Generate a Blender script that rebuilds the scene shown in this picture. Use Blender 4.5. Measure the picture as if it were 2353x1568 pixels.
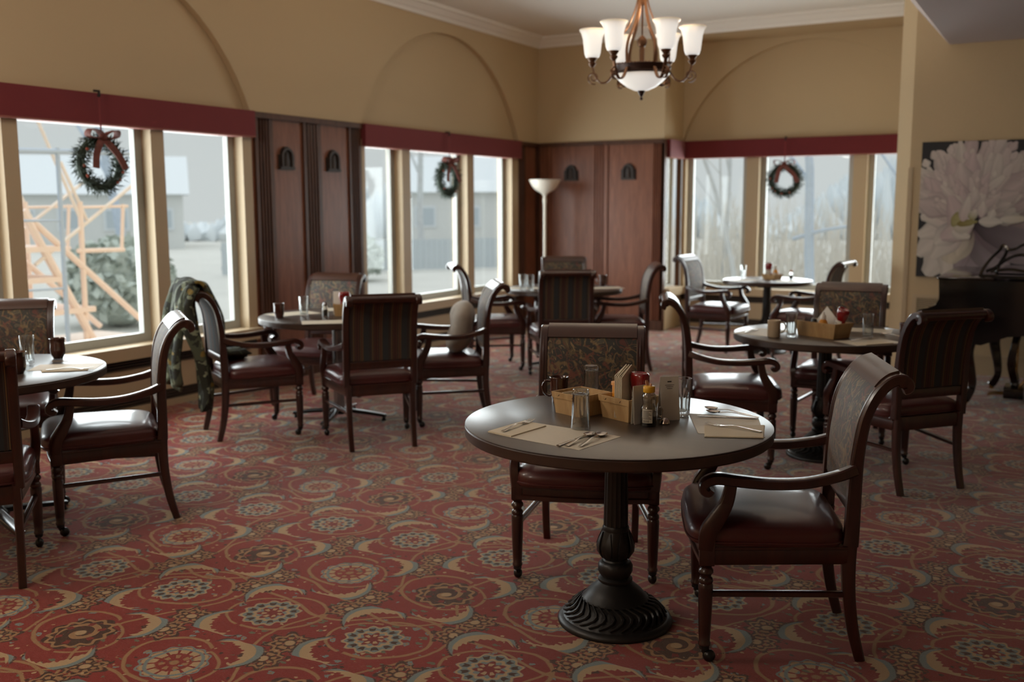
import bpy, bmesh, math, random
from mathutils import Vector, Matrix
PI = math.pi
R = math.radians
for o in list(bpy.data.objects):
    bpy.data.objects.remove(o)
SC = bpy.context.scene
COL = SC.collection

# ------------------------------------------------------------------ camera
cam_d = bpy.data.cameras.new('camera')
cam = bpy.data.objects.new('camera', cam_d)
COL.objects.link(cam)
yaw, pit, rol = R(-29.318), R(7.825), R(-0.161)
fw = Vector((math.sin(yaw) * math.cos(pit), math.cos(yaw) * math.cos(pit), -math.sin(pit)))
rt0 = Vector((math.cos(yaw), -math.sin(yaw), 0))
up0 = rt0.cross(fw)
rt = rt0 * math.cos(rol) + up0 * math.sin(rol)
up = -rt0 * math.sin(rol) + up0 * math.cos(rol)
cam.matrix_world = Matrix(((rt.x, up.x, -fw.x, 0), (rt.y, up.y, -fw.y, 0), (rt.z, up.z, -fw.z, 1.5), (0, 0, 0, 1)))
cam_d.sensor_width = 36
cam_d.lens = 2274 / 2353 * 36
cam_d.clip_start = 0.05
cam_d.clip_end = 300
cam_d.dof.use_dof = True
cam_d.dof.focus_distance = 3.35
cam_d.dof.aperture_fstop = 2.4
SC.camera = cam

# ------------------------------------------------------------------ exposure
SC.view_settings.view_transform = 'Standard'
SC.view_settings.look = 'None'
SC.view_settings.exposure = 0.0
SC.view_settings.gamma = 1.0
SC.view_settings.use_curve_mapping = False
cy = SC.cycles
cy.use_denoising = True
cy.max_bounces = 8
cy.diffuse_bounces = 4
cy.glossy_bounces = 4
cy.transmission_bounces = 8
cy.transparent_max_bounces = 12
cy.caustics_reflective = False
cy.caustics_refractive = False
cy.sample_clamp_indirect = 4.0

# ------------------------------------------------------------------ sky: flat bright winter overcast, brighter overhead
W = bpy.data.worlds.new('overcast_sky')
SC.world = W
W.use_nodes = True
wn = W.node_tree
wn.nodes.clear()
wo = wn.nodes.new('ShaderNodeOutputWorld')
wb = wn.nodes.new('ShaderNodeBackground')
tc = wn.nodes.new('ShaderNodeTexCoord')
sx = wn.nodes.new('ShaderNodeSeparateXYZ')
mr = wn.nodes.new('ShaderNodeMapRange')
cr = wn.nodes.new('ShaderNodeMix')
cr.data_type = 'RGBA'
wn.links.new(tc.outputs['Generated'], sx.inputs[0])
wn.links.new(sx.outputs['Z'], mr.inputs['Value'])
mr.inputs['From Min'].default_value = 0.12
mr.inputs['From Max'].default_value = 1.0
wn.links.new(mr.outputs[0], cr.inputs[0])
cr.inputs[6].default_value = (0.64, 0.675, 0.68, 1)
cr.inputs[7].default_value = (1.7, 1.78, 1.85, 1)
wn.links.new(cr.outputs[2], wb.inputs[0])
wb.inputs[1].default_value = SKY = 1.0
wn.links.new(wb.outputs[0], wo.inputs[0])


def area_light(name, loc, rot, sx_, sy_, power, col):
    l = bpy.data.lights.new(name, 'AREA')
    l.shape = 'RECTANGLE'
    l.size, l.size_y = sx_, sy_
    l.energy = power
    l.color = col
    o = bpy.data.objects.new(name, l)
    o.location = loc
    o.rotation_euler = rot
    COL.objects.link(o)
    return o


# area lights added outside each window to boost the daylight
DAY = (0.93, 0.98, 1.0)
area_light('window_daylight_boost', (-6.45, 4.585, 1.35), (0, R(-82), 0), 1.9, 3.3, 160, DAY)
area_light('window_daylight_boost', (-6.45, 9.09, 1.35), (0, R(-82), 0), 1.9, 3.3, 160, DAY)
area_light('window_daylight_boost', (-2.75, 12.4, 1.35), (R(-82), 0, 0), 3.2, 1.9, 150, DAY)
# soft overcast sun high behind the building: lights the yard
sl = bpy.data.lights.new('overcast_sun', 'SUN')
sl.energy, sl.angle, sl.color = 0.2, R(60), (1.0, 0.98, 0.95)
so_ = bpy.data.objects.new('overcast_sun', sl)
so_.rotation_euler = (R(-38), R(22), 0)
COL.objects.link(so_)


def lamp(name, loc, power, col, r):
    l = bpy.data.lights.new(name, 'POINT')
    l.energy, l.color, l.shadow_soft_size = power, col, r
    o = bpy.data.objects.new(name, l)
    o.location = loc
    COL.objects.link(o)


# unseen fill lights added to brighten the walls and ceiling
lamp('fill_light', (-4.3, 1.2, 2.8), 85, (1.0, 0.90, 0.78), 0.3)
lamp('fill_light', (-3.0, -2.4, 2.8), 75, (1.0, 0.90, 0.78), 0.3)


# ------------------------------------------------------------------ helpers
def srgb(r, g, b, a=1.0):
    f = lambda c: (c / 255 / 12.92) if c / 255 <= 0.04045 else ((c / 255 + 0.055) / 1.055) ** 2.4
    return (f(r), f(g), f(b), a)


class S:
    """one value in a node tree, with arithmetic"""
    def __init__(s, nt, k):
        s.nt, s.k = nt, k

    def op(s, o, *a, clamp=False):
        n = s.nt.nodes.new('ShaderNodeMath')
        n.operation = o
        n.use_clamp = clamp
        for i, x in enumerate(a):
            x = x.k if isinstance(x, S) else x
            if isinstance(x, (int, float)):
                n.inputs[i].default_value = x
            else:
                s.nt.links.new(x, n.inputs[i])
        return S(s.nt, n.outputs[0])

    def __add__(s, o): return s.op('ADD', s, o)
    __radd__ = __add__
    def __sub__(s, o): return s.op('SUBTRACT', s, o)
    def __rsub__(s, o): return s.op('SUBTRACT', o, s)
    def __mul__(s, o): return s.op('MULTIPLY', s, o)
    __rmul__ = __mul__
    def __truediv__(s, o): return s.op('DIVIDE', s, o)
    def __neg__(s): return s.op('MULTIPLY', s, -1.0)
    def abs(s): return s.op('ABSOLUTE', s)
    def sin(s): return s.op('SINE', s)
    def floor(s): return s.op('FLOOR', s)
    def round(s): return s.op('ROUND', s)
    def mod(s, m): return s.op('FLOORED_MODULO', s, m)
    def sqrt(s): return s.op('SQRT', s)
    def mx(s, o): return s.op('MAXIMUM', s, o)
    def mn(s, o): return s.op('MINIMUM', s, o)
    def lt(s, o): return s.op('LESS_THAN', s, o)
    def gt(s, o): return s.op('GREATER_THAN', s, o)
    def atan2(s, o): return s.op('ARCTAN2', s, o)

    def below(s, e, w=0.004):        # 1 where s < e, soft edge of width w
        d = e - s
        return d.op('MULTIPLY_ADD', d, 1.0 / w, 0.5, clamp=True)


def ln(x, y):
    return (x * x + y * y).sqrt()


class Mat:
    def __init__(s, name):
        m = bpy.data.materials.new(name)
        m.use_nodes = True
        s.m, s.nt = m, m.node_tree
        s.nt.nodes.clear()
        s.out = s.nt.nodes.new('ShaderNodeOutputMaterial')
        s.b = s.nt.nodes.new('ShaderNodeBsdfPrincipled')
        s.nt.links.new(s.b.outputs[0], s.out.inputs[0])

    def set(s, k, v):
        if isinstance(v, S):
            v = v.k
        if hasattr(v, 'is_linked') or isinstance(v, bpy.types.NodeSocket):
            s.nt.links.new(v, s.b.inputs[k])
        else:
            s.b.inputs[k].default_value = v

    def coords(s, kind='Object'):
        t = s.nt.nodes.new('ShaderNodeTexCoord')
        q = s.nt.nodes.new('ShaderNodeSeparateXYZ')
        s.nt.links.new(t.outputs[kind], q.inputs[0])
        s.vec = t.outputs[kind]
        return [S(s.nt, q.outputs[i]) for i in range(3)]

    def vecof(s, x, y, z):
        c = s.nt.nodes.new('ShaderNodeCombineXYZ')
        for i, v in enumerate((x, y, z)):
            if isinstance(v, S):
                s.nt.links.new(v.k, c.inputs[i])
            else:
                c.inputs[i].default_value = v
        return c.outputs[0]

    def noise(s, scale, vec=None, detail=3, rough=0.55, dist=0.0):
        n = s.nt.nodes.new('ShaderNodeTexNoise')
        n.inputs['Scale'].default_value = scale
        n.inputs['Detail'].default_value = detail
        n.inputs['Roughness'].default_value = rough
        n.inputs['Distortion'].default_value = dist
        if vec is None:
            if not hasattr(s, 'vec'):
                s.coords()
            vec = s.vec
        s.nt.links.new(vec, n.inputs['Vector'])
        return S(s.nt, n.outputs[0])

    def voro(s, scale, vec=None, feature='F1', rand=1.0):
        n = s.nt.nodes.new('ShaderNodeTexVoronoi')
        n.feature = feature
        n.inputs['Scale'].default_value = scale
        n.inputs['Randomness'].default_value = rand
        s.nt.links.new(vec if vec is not None else s.vec, n.inputs['Vector'])
        return S(s.nt, n.outputs['Distance']), (n.outputs['Color'] if 'Color' in n.outputs else None)

    def mix(s, f, a, b):
        n = s.nt.nodes.new('ShaderNodeMix')
        n.data_type = 'RGBA'
        if isinstance(f, S):
            s.nt.links.new(f.k, n.inputs[0])
        else:
            n.inputs[0].default_value = f
        for i, c in ((6, a), (7, b)):
            if isinstance(c, tuple):
                n.inputs[i].default_value = c
            else:
                s.nt.links.new(c, n.inputs[i])
        return n.outputs[2]

    def bump(s, h, strength=0.3, dist=0.002):
        n = s.nt.nodes.new('ShaderNodeBump')
        n.inputs['Strength'].default_value = strength
        n.inputs['Distance'].default_value = dist
        s.nt.links.new(h.k, n.inputs['Height'])
        s.nt.links.new(n.outputs[0], s.b.inputs['Normal'])


def plain(name, col, rough=0.5, metal=0.0, spec=0.5, coat=0.0, var=0.0, vscale=20, bump=0.0, bscale=200, sheen=0.0):
    m = Mat(name)
    c = srgb(*col)
    m.set('Base Color', c)
    m.set('Roughness', rough)
    m.set('Metallic', metal)
    m.set('Specular IOR Level', spec)
    if coat:
        m.set('Coat Weight', coat)
        m.set('Coat Roughness', 0.12)
    if sheen:
        m.set('Sheen Weight', sheen)
    if var:
        n = m.noise(vscale)
        m.set('Base Color', m.mix(n, tuple(v * (1 - var) for v in c[:3]) + (1,), tuple(min(1, v * (1 + var)) for v in c[:3]) + (1,)))
    if bump:
        m.bump(m.noise(bscale), bump)
    return m.m


def wood(name, a, b, rough=0.35, axis=2, scale=6, coat=0.3, spec=0.5):
    m = Mat(name)
    x, y, z = m.coords()
    q = [x * scale * 5, y * scale * 5, z * scale * 5]
    q[axis] = (x, y, z)[axis] * scale * 0.5
    n = m.noise(1.0, m.vecof(*q), detail=5, rough=0.6, dist=0.8)
    f = (n - 0.35).op('MULTIPLY', n - 0.35, 3.0, clamp=True)
    m.set('Base Color', m.mix(f, srgb(*a), srgb(*b)))
    m.set('Roughness', rough)
    m.set('Specular IOR Level', spec)
    m.set('Coat Weight', coat)
    m.set('Coat Roughness', 0.2)
    return m.m


class MB:
    def __init__(s):
        s.v, s.f = [], []
        s.mi = []
        s.cur = 0

    def add(s, vs, fs, M=None):
        b = len(s.v)
        if M is not None:
            vs = [M @ Vector(v) for v in vs]
        s.v += [tuple(v) for v in vs]
        s.f += [tuple(b + i for i in f) for f in fs]
        s.mi += [s.cur] * len(fs)
        return s

    def box(s, x0, x1, y0, y1, z0, z1, M=None, bev=0.0):
        if x0 > x1: x0, x1 = x1, x0
        if y0 > y1: y0, y1 = y1, y0
        if z0 > z1: z0, z1 = z1, z0
        if bev > 0:
            bm = bmesh.new()
            bmesh.ops.create_cube(bm, size=1.0)
            for v in bm.verts:
                v.co = Vector(((x0 + x1) / 2 + v.co.x * (x1 - x0), (y0 + y1) / 2 + v.co.y * (y1 - y0), (z0 + z1) / 2 + v.co.z * (z1 - z0)))
            bmesh.ops.bevel(bm, geom=bm.edges[:], offset=bev, segments=2, profile=0.6, affect='EDGES')
            bm.verts.index_update()
            s.add([v.co.copy() for v in bm.verts], [[v.index for v in f.verts] for f in bm.faces], M)
            bm.free()
            return s
        return s.add([(x0, y0, z0), (x1, y0, z0), (x1, y1, z0), (x0, y1, z0), (x0, y0, z1), (x1, y0, z1), (x1, y1, z1), (x0, y1, z1)],
                     [(0, 3, 2, 1), (4, 5, 6, 7), (0, 1, 5, 4), (1, 2, 6, 5), (2, 3, 7, 6), (3, 0, 4, 7)], M)

    def lathe(s, prof, seg=24, M=None, mod=None, caps=True, arc=2 * PI):
        """prof: (r, z) pairs; mod(angle, i) scales the radius of ring i"""
        vs, fs = [], []
        full = abs(arc - 2 * PI) < 1e-6
        n = seg if full else seg + 1
        for i, (r, z) in enumerate(prof):
            for k in range(n):
                a = arc * k / seg
                rr = r * (mod(a, i) if mod else 1.0)
                vs.append((rr * math.cos(a), rr * math.sin(a), z))
        for i in range(len(prof) - 1):
            for k in range(seg):
                k2 = (k + 1) % n
                fs.append((i * n + k, i * n + k2, (i + 1) * n + k2, (i + 1) * n + k))
        if caps and full:
            if prof[0][0] > 1e-5:
                fs.append(tuple(reversed(range(n))))
            if prof[-1][0] > 1e-5:
                fs.append(tuple((len(prof) - 1) * n + k for k in range(n)))
        return s.add(vs, fs, M)

    def sweep(s, pts, sizes, side=(0, 1, 0), sec='rect', M=None, cap=True, seg=10, closed=False):
        pts = [Vector(p) for p in pts]
        n = len(pts)
        if not isinstance(sizes, (list,)):
            sizes = [sizes] * n
        if sec == 'rect':
            c = 0.72
            sp = [(1, c), (c, 1), (-c, 1), (-1, c), (-1, -c), (-c, -1), (c, -1), (1, -c)]
        elif sec == 'square':
            sp = [(1, 1), (-1, 1), (-1, -1), (1, -1)]
        elif sec == 'round':
            sp = [(math.cos(2 * PI * k / seg), math.sin(2 * PI * k / seg)) for k in range(seg)]
        else:
            sp = sec
        m = len(sp)
        vs, fs = [], []
        sd = Vector(side).normalized()
        for i, p in enumerate(pts):
            if closed:
                t = pts[(i + 1) % n] - pts[i - 1]
            else:
                t = pts[min(i + 1, n - 1)] - pts[max(i - 1, 0)]
            if t.length < 1e-9:
                t = Vector((0, 0, 1))
            t.normalize()
            a = sd - t * sd.dot(t)
            if a.length < 1e-4:
                a = t.orthogonal()
            a.normalize()
            if sec == 'round':
                sd = a
            b = t.cross(a)
            w, h = sizes[i] if isinstance(sizes[i], (tuple, list)) else (sizes[i], sizes[i])
            for (u, v) in sp:
                vs.append(p + a * (u * w) + b * (v * h))
        rng = n if closed else n - 1
        for i in range(rng):
            j = (i + 1) % n
            for k in range(m):
                k2 = (k + 1) % m
                fs.append((i * m + k, i * m + k2, j * m + k2, j * m + k))
        if cap and not closed:
            fs.append(tuple(reversed(range(m))))
            fs.append(tuple((n - 1) * m + k for k in range(m)))
        return s.add(vs, fs, M)

    def prism(s, poly, d, axis='y', at=0.0, M=None):
        """2-D polygon extruded by d along an axis, starting at 'at'"""
        n = len(poly)
        mk = {'y': lambda p, t: (p[0], t, p[1]), 'x': lambda p, t: (t, p[0], p[1]), 'z': lambda p, t: (p[0], p[1], t)}[axis]
        vs = [mk(p, at) for p in poly] + [mk(p, at + d) for p in poly]
        fs = [tuple(range(n)), tuple(reversed(range(n, 2 * n)))]
        fs += [(i, i + n, (i + 1) % n + n, (i + 1) % n) for i in range(n)]
        return s.add(vs, fs, M)

    def ball(s, c, r, seg=10, rings=7, M=None, sq=(1, 1, 1)):
        vs, fs = [], []
        for i in range(rings + 1):
            th = PI * i / rings
            for k in range(seg):
                a = 2 * PI * k / seg
                vs.append((c[0] + sq[0] * r * math.sin(th) * math.cos(a), c[1] + sq[1] * r * math.sin(th) * math.sin(a), c[2] + sq[2] * r * math.cos(th)))
        for i in range(rings):
            for k in range(seg):
                k2 = (k + 1) % seg
                fs.append((i * seg + k, (i + 1) * seg + k, (i + 1) * seg + k2, i * seg + k2))
        return s.add(vs, fs, M)

    def mesh(s, name, mat, smooth=True, angle=40, weld=True):
        me = bpy.data.meshes.new(name)
        bm = bmesh.new()
        bv = [bm.verts.new(v) for v in s.v]
        for f, mi in zip(s.f, s.mi):
            try:
                q = bm.faces.new([bv[i] for i in f])
                q.material_index = mi
            except ValueError:
                pass
        if weld:
            bmesh.ops.remove_doubles(bm, verts=bm.verts[:], dist=1e-6)
        bmesh.ops.recalc_face_normals(bm, faces=bm.faces[:])
        bm.to_mesh(me)
        bm.free()
        for mm in (mat if isinstance(mat, (list, tuple)) else [mat]):
            me.materials.append(mm)
        if smooth:
            me.shade_smooth()
            me.set_sharp_from_angle(angle=R(angle))
        return me

    def build(s, name, mat, parent=None, loc=None, rz=None, smooth=True, angle=40, rot=None, weld=True):
        o = bpy.data.objects.new(name, s.mesh(name, mat, smooth, angle, weld))
        COL.objects.link(o)
        if parent is not None:
            o.parent = parent
        if loc is not None:
            o.location = loc
        if rz is not None:
            o.rotation_euler = (0, 0, rz)
        if rot is not None:
            o.rotation_euler = rot
        return o


def tag(o, label=None, cat=None, group=None, kind=None):
    for k, v in (('label', label), ('category', cat), ('group', group), ('kind', kind)):
        if v:
            o[k] = v
    return o


def thing(name, label, cat, loc=(0, 0, 0), rz=0.0, group=None, rot=None):
    o = bpy.data.objects.new(name, None)
    o.empty_display_size = 0.05
    COL.objects.link(o)
    o.location = loc
    o.rotation_euler = rot if rot is not None else (0, 0, rz)
    return tag(o, label, cat, group)


def struct(o):
    o['kind'] = 'structure'
    return o


def inst(name, me, parent, loc=(0, 0, 0), rot=(0, 0, 0), label=None):
    o = bpy.data.objects.new(name, me)
    COL.objects.link(o)
    o.parent = parent
    o.location = loc
    o.rotation_euler = rot
    if label:
        o['label'] = label
    return o


def copy_tree(o, parent=None):
    c = o.copy()
    COL.objects.link(c)
    c.parent = parent
    for ch in list(o.children):
        copy_tree(ch, c)
    return c


def dup(o, loc, rz=0.0, label=None, group=None):
    c = copy_tree(o)
    c.location = loc
    c.rotation_euler = (0, 0, rz)
    if label:
        c['label'] = label
    if group:
        c['group'] = group
    elif 'group' in c:
        del c['group']
    return c


def T(x=0, y=0, z=0, rz=0, ry=0, rx=0):
    return Matrix.Translation((x, y, z)) @ Matrix.Rotation(rz, 4, 'Z') @ Matrix.Rotation(ry, 4, 'Y') @ Matrix.Rotation(rx, 4, 'X')


def bez(p, n=12):
    """Catmull-Rom curve through points"""
    p = [Vector(q) for q in p]
    out = []
    for i in range(len(p) - 1):
        a, b, c, d = p[max(i - 1, 0)], p[i], p[i + 1], p[min(i + 2, len(p) - 1)]
        for k in range(n):
            t = k / n
            out.append(0.5 * (2 * b + (c - a) * t + (2 * a - 5 * b + 4 * c - d) * t * t + (3 * b - a - 3 * c + d) * t ** 3))
    out.append(p[-1])
    return out


def lerp_list(vals, n):
    """resample a list of numbers or tuples to n entries"""
    out = []
    for i in range(n):
        t = i / (n - 1) * (len(vals) - 1)
        k = min(int(t), len(vals) - 2)
        f = t - k
        a, b = vals[k], vals[k + 1]
        if isinstance(a, (tuple, list)):
            out.append(tuple(a[j] * (1 - f) + b[j] * f for j in range(len(a))))
        else:
            out.append(a * (1 - f) + b * f)
    return out


# ------------------------------------------------------------------ materials
def wall_paint(name, col, k=0.05):
    m = Mat(name)
    c = srgb(*col)
    n = m.noise(240, detail=2)
    m.set('Base Color', m.mix(n, tuple(v * (1 - k) for v in c[:3]) + (1,), tuple(v * (1 + k) for v in c[:3]) + (1,)))
    m.set('Roughness', 0.75)
    m.set('Specular IOR Level', 0.25)
    m.bump(n, 0.15, 0.001)
    return m.m


M_WALL = wall_paint('cream_wall_covering', (196, 174, 140))
M_WALLR = wall_paint('mottled_cream_wall_covering', (194, 172, 138), 0.16)
M_CEIL = plain('ceiling_paint', (240, 236, 230), 0.85, spec=0.2)
M_CEIL2 = plain('lower_ceiling_paint', (200, 188, 184), 0.9, spec=0.2, bump=0.2, bscale=300)
M_TRIM = plain('cream_trim_paint', (186, 166, 136), 0.45, spec=0.4)
M_SASH = plain('grey_white_sash_paint', (172, 174, 170), 0.5)
M_PANEL = wood('mahogany_panel', (116, 72, 54), (138, 90, 68), rough=0.42, coat=0.08, spec=0.3)
M_PIL = wood('dark_walnut_pilaster', (70, 44, 32), (92, 60, 44), rough=0.45, coat=0.05, spec=0.3)
M_DARK = plain('dark_carving', (30, 22, 18), 0.6)
M_CARVE = plain('carved_relief', (46, 33, 26), 0.55)
M_SLOT = plain('grille_shadow', (24, 20, 18), 0.8)
M_GRILLE = plain('bronze_grille', (74, 64, 54), 0.5, metal=0.3)


def glass_pane():
    m = Mat('window_glass')
    nt = m.nt
    nt.nodes.remove(m.b)
    t = nt.nodes.new('ShaderNodeBsdfTransparent')
    g = nt.nodes.new('ShaderNodeBsdfGlossy')
    g.inputs['Roughness'].default_value = 0.02
    lw = nt.nodes.new('ShaderNodeLayerWeight')
    lw.inputs['Blend'].default_value = 0.5
    f = S(nt, lw.outputs['Facing']).op('POWER', S(nt, lw.outputs['Facing']), 4.0) * 0.5 + 0.02
    x = nt.nodes.new('ShaderNodeMixShader')
    t.inputs[0].default_value = (0.96, 0.975, 0.97, 1)
    nt.links.new(f.k, x.inputs[0])
    nt.links.new(t.outputs[0], x.inputs[1])
    nt.links.new(g.outputs[0], x.inputs[2])
    nt.links.new(x.outputs[0], m.out.inputs[0])
    return m.m


M_PANE = glass_pane()


def carpet():
    m = Mat('floral_carpet')
    X, Y, Z = m.coords()
    wob = m.noise(7, detail=2)
    X = X + (wob - 0.5) * 0.03
    Y = Y + (m.noise(6, m.vecof(Y, X, 3.0), detail=2) - 0.5) * 0.03
    PX, PY = 0.47, 0.462
    u, v = (X + 2.97) / PX, (Y - 2.62) / PY
    i, j = u.round(), v.round()
    lx0, ly = (u - i) * PX, (v - j) * PY
    odd = j.mod(2.0)                       # 0: blue rosette rows, 1: ring and spiral rows
    sgn = 1.0 - odd * 2.0
    lx = lx0 * sgn                         # mirrored rows: arcs hug the flower on one side
    io = i.mod(2.0)
    fine = m.noise(90, detail=1)
    jit = (fine - 0.5) * 0.012
    red, red2 = srgb(142, 50, 44), srgb(122, 42, 38)
    cream, tan = srgb(176, 148, 112), srgb(154, 118, 82)
    blue, dark, green = srgb(118, 132, 130), srgb(70, 48, 38), srgb(104, 104, 84)
    col = m.mix(m.noise(3.0, detail=2), red, red2)

    def put(mask, c):
        nonlocal col
        col = m.mix(mask, col, c)

    # scattered small leaves and blossoms
    rag = m.noise(60, detail=2)
    vd, vc = m.voro(15.0)
    w2 = m.voro(24.0, m.vecof(X + 5.1, Y, 0.0))[0]
    w3 = m.voro(17.0, m.vecof(X * 0.8 + 2.3, Y * 1.3 + 7.7, 0.0))[0]
    n2 = m.noise(9, detail=1)
    q_ = (rag - 0.5) * 0.5
    put((vd + q_).below(0.20, 0.05) * n2.gt(0.47), blue)
    put((w3 + q_).below(0.19, 0.05) * n2.lt(0.55), green)
    put((w2 + q_).below(0.16, 0.05) * n2.lt(0.50), cream)
    put((w2 + q_).below(0.20, 0.05) * n2.gt(0.58), dark)
    put((vd + q_).below(0.08, 0.04), tan)
    # vines: waving lines through the cells and loops around the flowers
    per = 2 * PI / 0.94
    for (ph, amp, c0, off) in ((0.0, 0.085, tan, 0.232), (1.7, 0.07, tan, 0.14)):
        wv = (X * per + ph).sin() * amp + (X * (per * 2) + ph * 2).sin() * 0.025
        d = ((Y - 2.62 - off - wv + 0.231).mod(0.924) - 0.462 + 0.231).abs()
        put(d.below(0.0075, 0.005), c0)
    for (ph, amp, off) in ((0.6, 0.08, 0.2), (2.4, 0.10, 0.62)):
        wv = (Y * per + ph).sin() * amp
        d = ((X + 2.97 - off - wv).mod(0.94) - 0.47).abs()
        put(d.below(0.0065, 0.005), tan)
    r = ln(lx, ly)
    ang = ly.atan2(lx)
    loop = (ln(lx * 0.92 - 0.03, ly - 0.01) - (0.150 + (ang * 2.0).sin() * 0.014)).abs()
    put(loop.below(0.007, 0.005) * (lx + 0.03).gt(0.0), tan)
    loop2 = (ln(lx + 0.02, (ly + 0.01) * 1.15) - 0.148).abs()
    put(loop2.below(0.006, 0.005) * (ang.abs()).gt(1.9), tan)
    # small dark flowers between the large ones, two to a cell
    cx_, cy_ = lx0.abs() - PX / 2, ly.abs() - 0.165
    rc = ln(cx_, cy_)
    ac = cy_.atan2(cx_)
    pet = (ac * 8.0).sin()
    put(rc.below(0.078 + pet * 0.014 + jit * 2.0, 0.006) * (rag.gt(0.42)), dark)
    put((rc - 0.058 - pet * 0.008).abs().below(0.006, 0.005) * rag.gt(0.40), tan)
    put((rc - 0.036).abs().below(0.009, 0.005) * pet.gt(-0.3), tan)
    put(rc.below(0.018, 0.006), cream)
    # large flowers
    p12 = (ang * 12.0).sin()
    p6 = (ang * 6.0 + 0.5).sin()
    p7 = (ang * 7.0 + r * 20.0).sin()
    ev = 1.0 - odd
    put(r.below(0.106 + p12 * 0.009 + jit, 0.006) * ev, blue)
    put((r - 0.084 + p12 * 0.006).abs().below(0.011, 0.005) * p12.gt(0.0) * ev, dark)
    put((r - 0.101 - p12 * 0.008).abs().below(0.0045, 0.004) * ev, cream)
    put((r - 0.060 + p12 * 0.005).abs().below(0.007, 0.004) * ev, cream)
    put(r.below(0.046 + p7 * 0.010, 0.006) * ev, red2)
    put(((r - 0.030).abs()).below(0.009, 0.005) * p7.gt(-0.1) * ev, cream)
    ring = odd * io
    put(((r - 0.086 + jit).abs()).below(0.024, 0.006) * (p12.gt(-0.75)) * ring, cream)
    put(((r - 0.092).abs()).below(0.006, 0.004) * ring, blue)
    put(((r - 0.112 - p12 * 0.006).abs()).below(0.004, 0.004) * ring, blue)
    put(((r - 0.040).abs()).below(0.010, 0.005) * p7.gt(0.1) * ring, tan)
    put(r.below(0.015, 0.006) * ring, tan)
    spi = odd * (1.0 - io)
    sp = (ang + r * 95.0).sin()
    put(r.below(0.118 + p7 * 0.010, 0.006) * spi * (rag + 0.15).gt(0.5), dark)
    put((((r - 0.104) + p12 * 0.008).abs()).below(0.007, 0.005) * spi, tan)
    put(sp.gt(0.45) * r.below(0.085, 0.005) * spi, tan)
    put(p6.gt(0.6) * (r - 0.072).abs().below(0.012, 0.005) * spi, red2)
    put(r.below(0.02, 0.006) * spi, cream)
    # crescents: cream moon with a jagged inner edge and a blue shadow outside
    h = math.sqrt(0.5)
    for (qx, qy, sx_, sy_) in ((0.120, 0.150, h, h), (0.095, -0.165, h, -h)):
        dx, dy = lx + qx, ly - qy
        p = dx * (-sx_) + dy * sy_
        q = dx * sy_ + dy * sx_
        rin = ln(p + 0.080, q)
        rout = ln(p + 0.030, q)
        rblu = ln(p + 0.018, q)
        jag = ((q * 300.0).sin() + (q * 170.0).sin()) * 0.004
        inn = 1.0 - ln(p + 0.062, q).below(0.110, 0.004)
        put(rblu.below(0.118 + jit * 1.5, 0.008) * inn, blue)
        put(rblu.below(0.122 + jit, 0.004) * (1.0 - rblu.below(0.115, 0.004)) * inn * fine.gt(0.45), dark)
        put(rout.below(0.104, 0.004) * (1.0 - rin.below(0.113 + jag, 0.004)), cream)
    pile = m.noise(420, detail=1)
    col = m.mix((pile - 0.4) * 0.9, col, srgb(52, 34, 28))
    m.set('Base Color', col)
    m.set('Roughness', 0.95)
    m.set('Specular IOR Level', 0.15)
    m.set('Sheen Weight', 0.75)
    m.set('Sheen Roughness', 0.32)
    m.set('Sheen Tint', srgb(215, 205, 200))
    m.bump(pile, 0.5, 0.003)
    return m.m


M_CARPET = carpet()

# ------------------------------------------------------------------ room shell
XL, YB, YW3, YR = -5.87, 11.13, 11.75, 9.57
ZV, ZT, ZC, ZH = 2.05, 2.262, 3.41, 3.53        # valance bottom, panel top, crown bottom, ceiling
WIN = [(3.05, 6.12), (7.57, 10.62)]
struct(MB().box(-6.2, 4.5, -4, 12.0, -0.1, 0).build('floor', M_CARPET))
struct(MB().box(-6.3, -1.28, -4, 12.0, ZH, ZH + 0.15).build('ceiling', M_CEIL))
low = MB()
low.prism([(-1.30, 3.20), (-1.02, 2.87), (4.5, 2.87), (4.5, 3.68), (-1.30, 3.68)], YR + 4.2, 'y', -4.0)
struct(low.build('ceiling_right', M_CEIL2, smooth=False))

# left wall: body with two openings, upper face with shallow arches
wb_ = MB()
ys = [-4.0] + [y for w in WIN for y in w] + [YB + 0.2]
for k in range(0, len(ys), 2):
    wb_.box(-6.15, XL - 0.06, ys[k], ys[k + 1], 0, ZH)
for a, b in WIN:
    wb_.box(-6.15, XL - 0.06, a, b, 2.10, ZH)
    wb_.box(-6.15, XL - 0.10, a, b, 0, 0.41)
wl = struct(wb_.build('wall_left', M_WALL, smooth=False))


def arch_pts(a, b, sag, z0, n=28):
    hw = (b - a) / 2
    Rr = (hw * hw + sag * sag) / (2 * sag)
    c = (a + b) / 2
    th = math.asin(min(1, hw / Rr))
    return [(c + Rr * math.sin(-th + 2 * th * k / n), z0 + sag - Rr + Rr * math.cos(-th + 2 * th * k / n)) for k in range(n + 1)]


poly = [(-4.0, ZT)]
for a, b in [(-1.55, 1.52)] + WIN:
    poly += arch_pts(a, b, 1.03, ZT)
poly += [(YB + 0.05, ZT), (YB + 0.05, ZH), (-4.0, ZH)]
up_ = MB().prism(poly, 0.06, 'x', XL - 0.06).build('upper_face', M_WALL, wl, angle=20)
MB().box(XL - 0.06, XL, -4.0, 3.05, 0, ZT).build('lower_face', M_WALL, wl)

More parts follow.
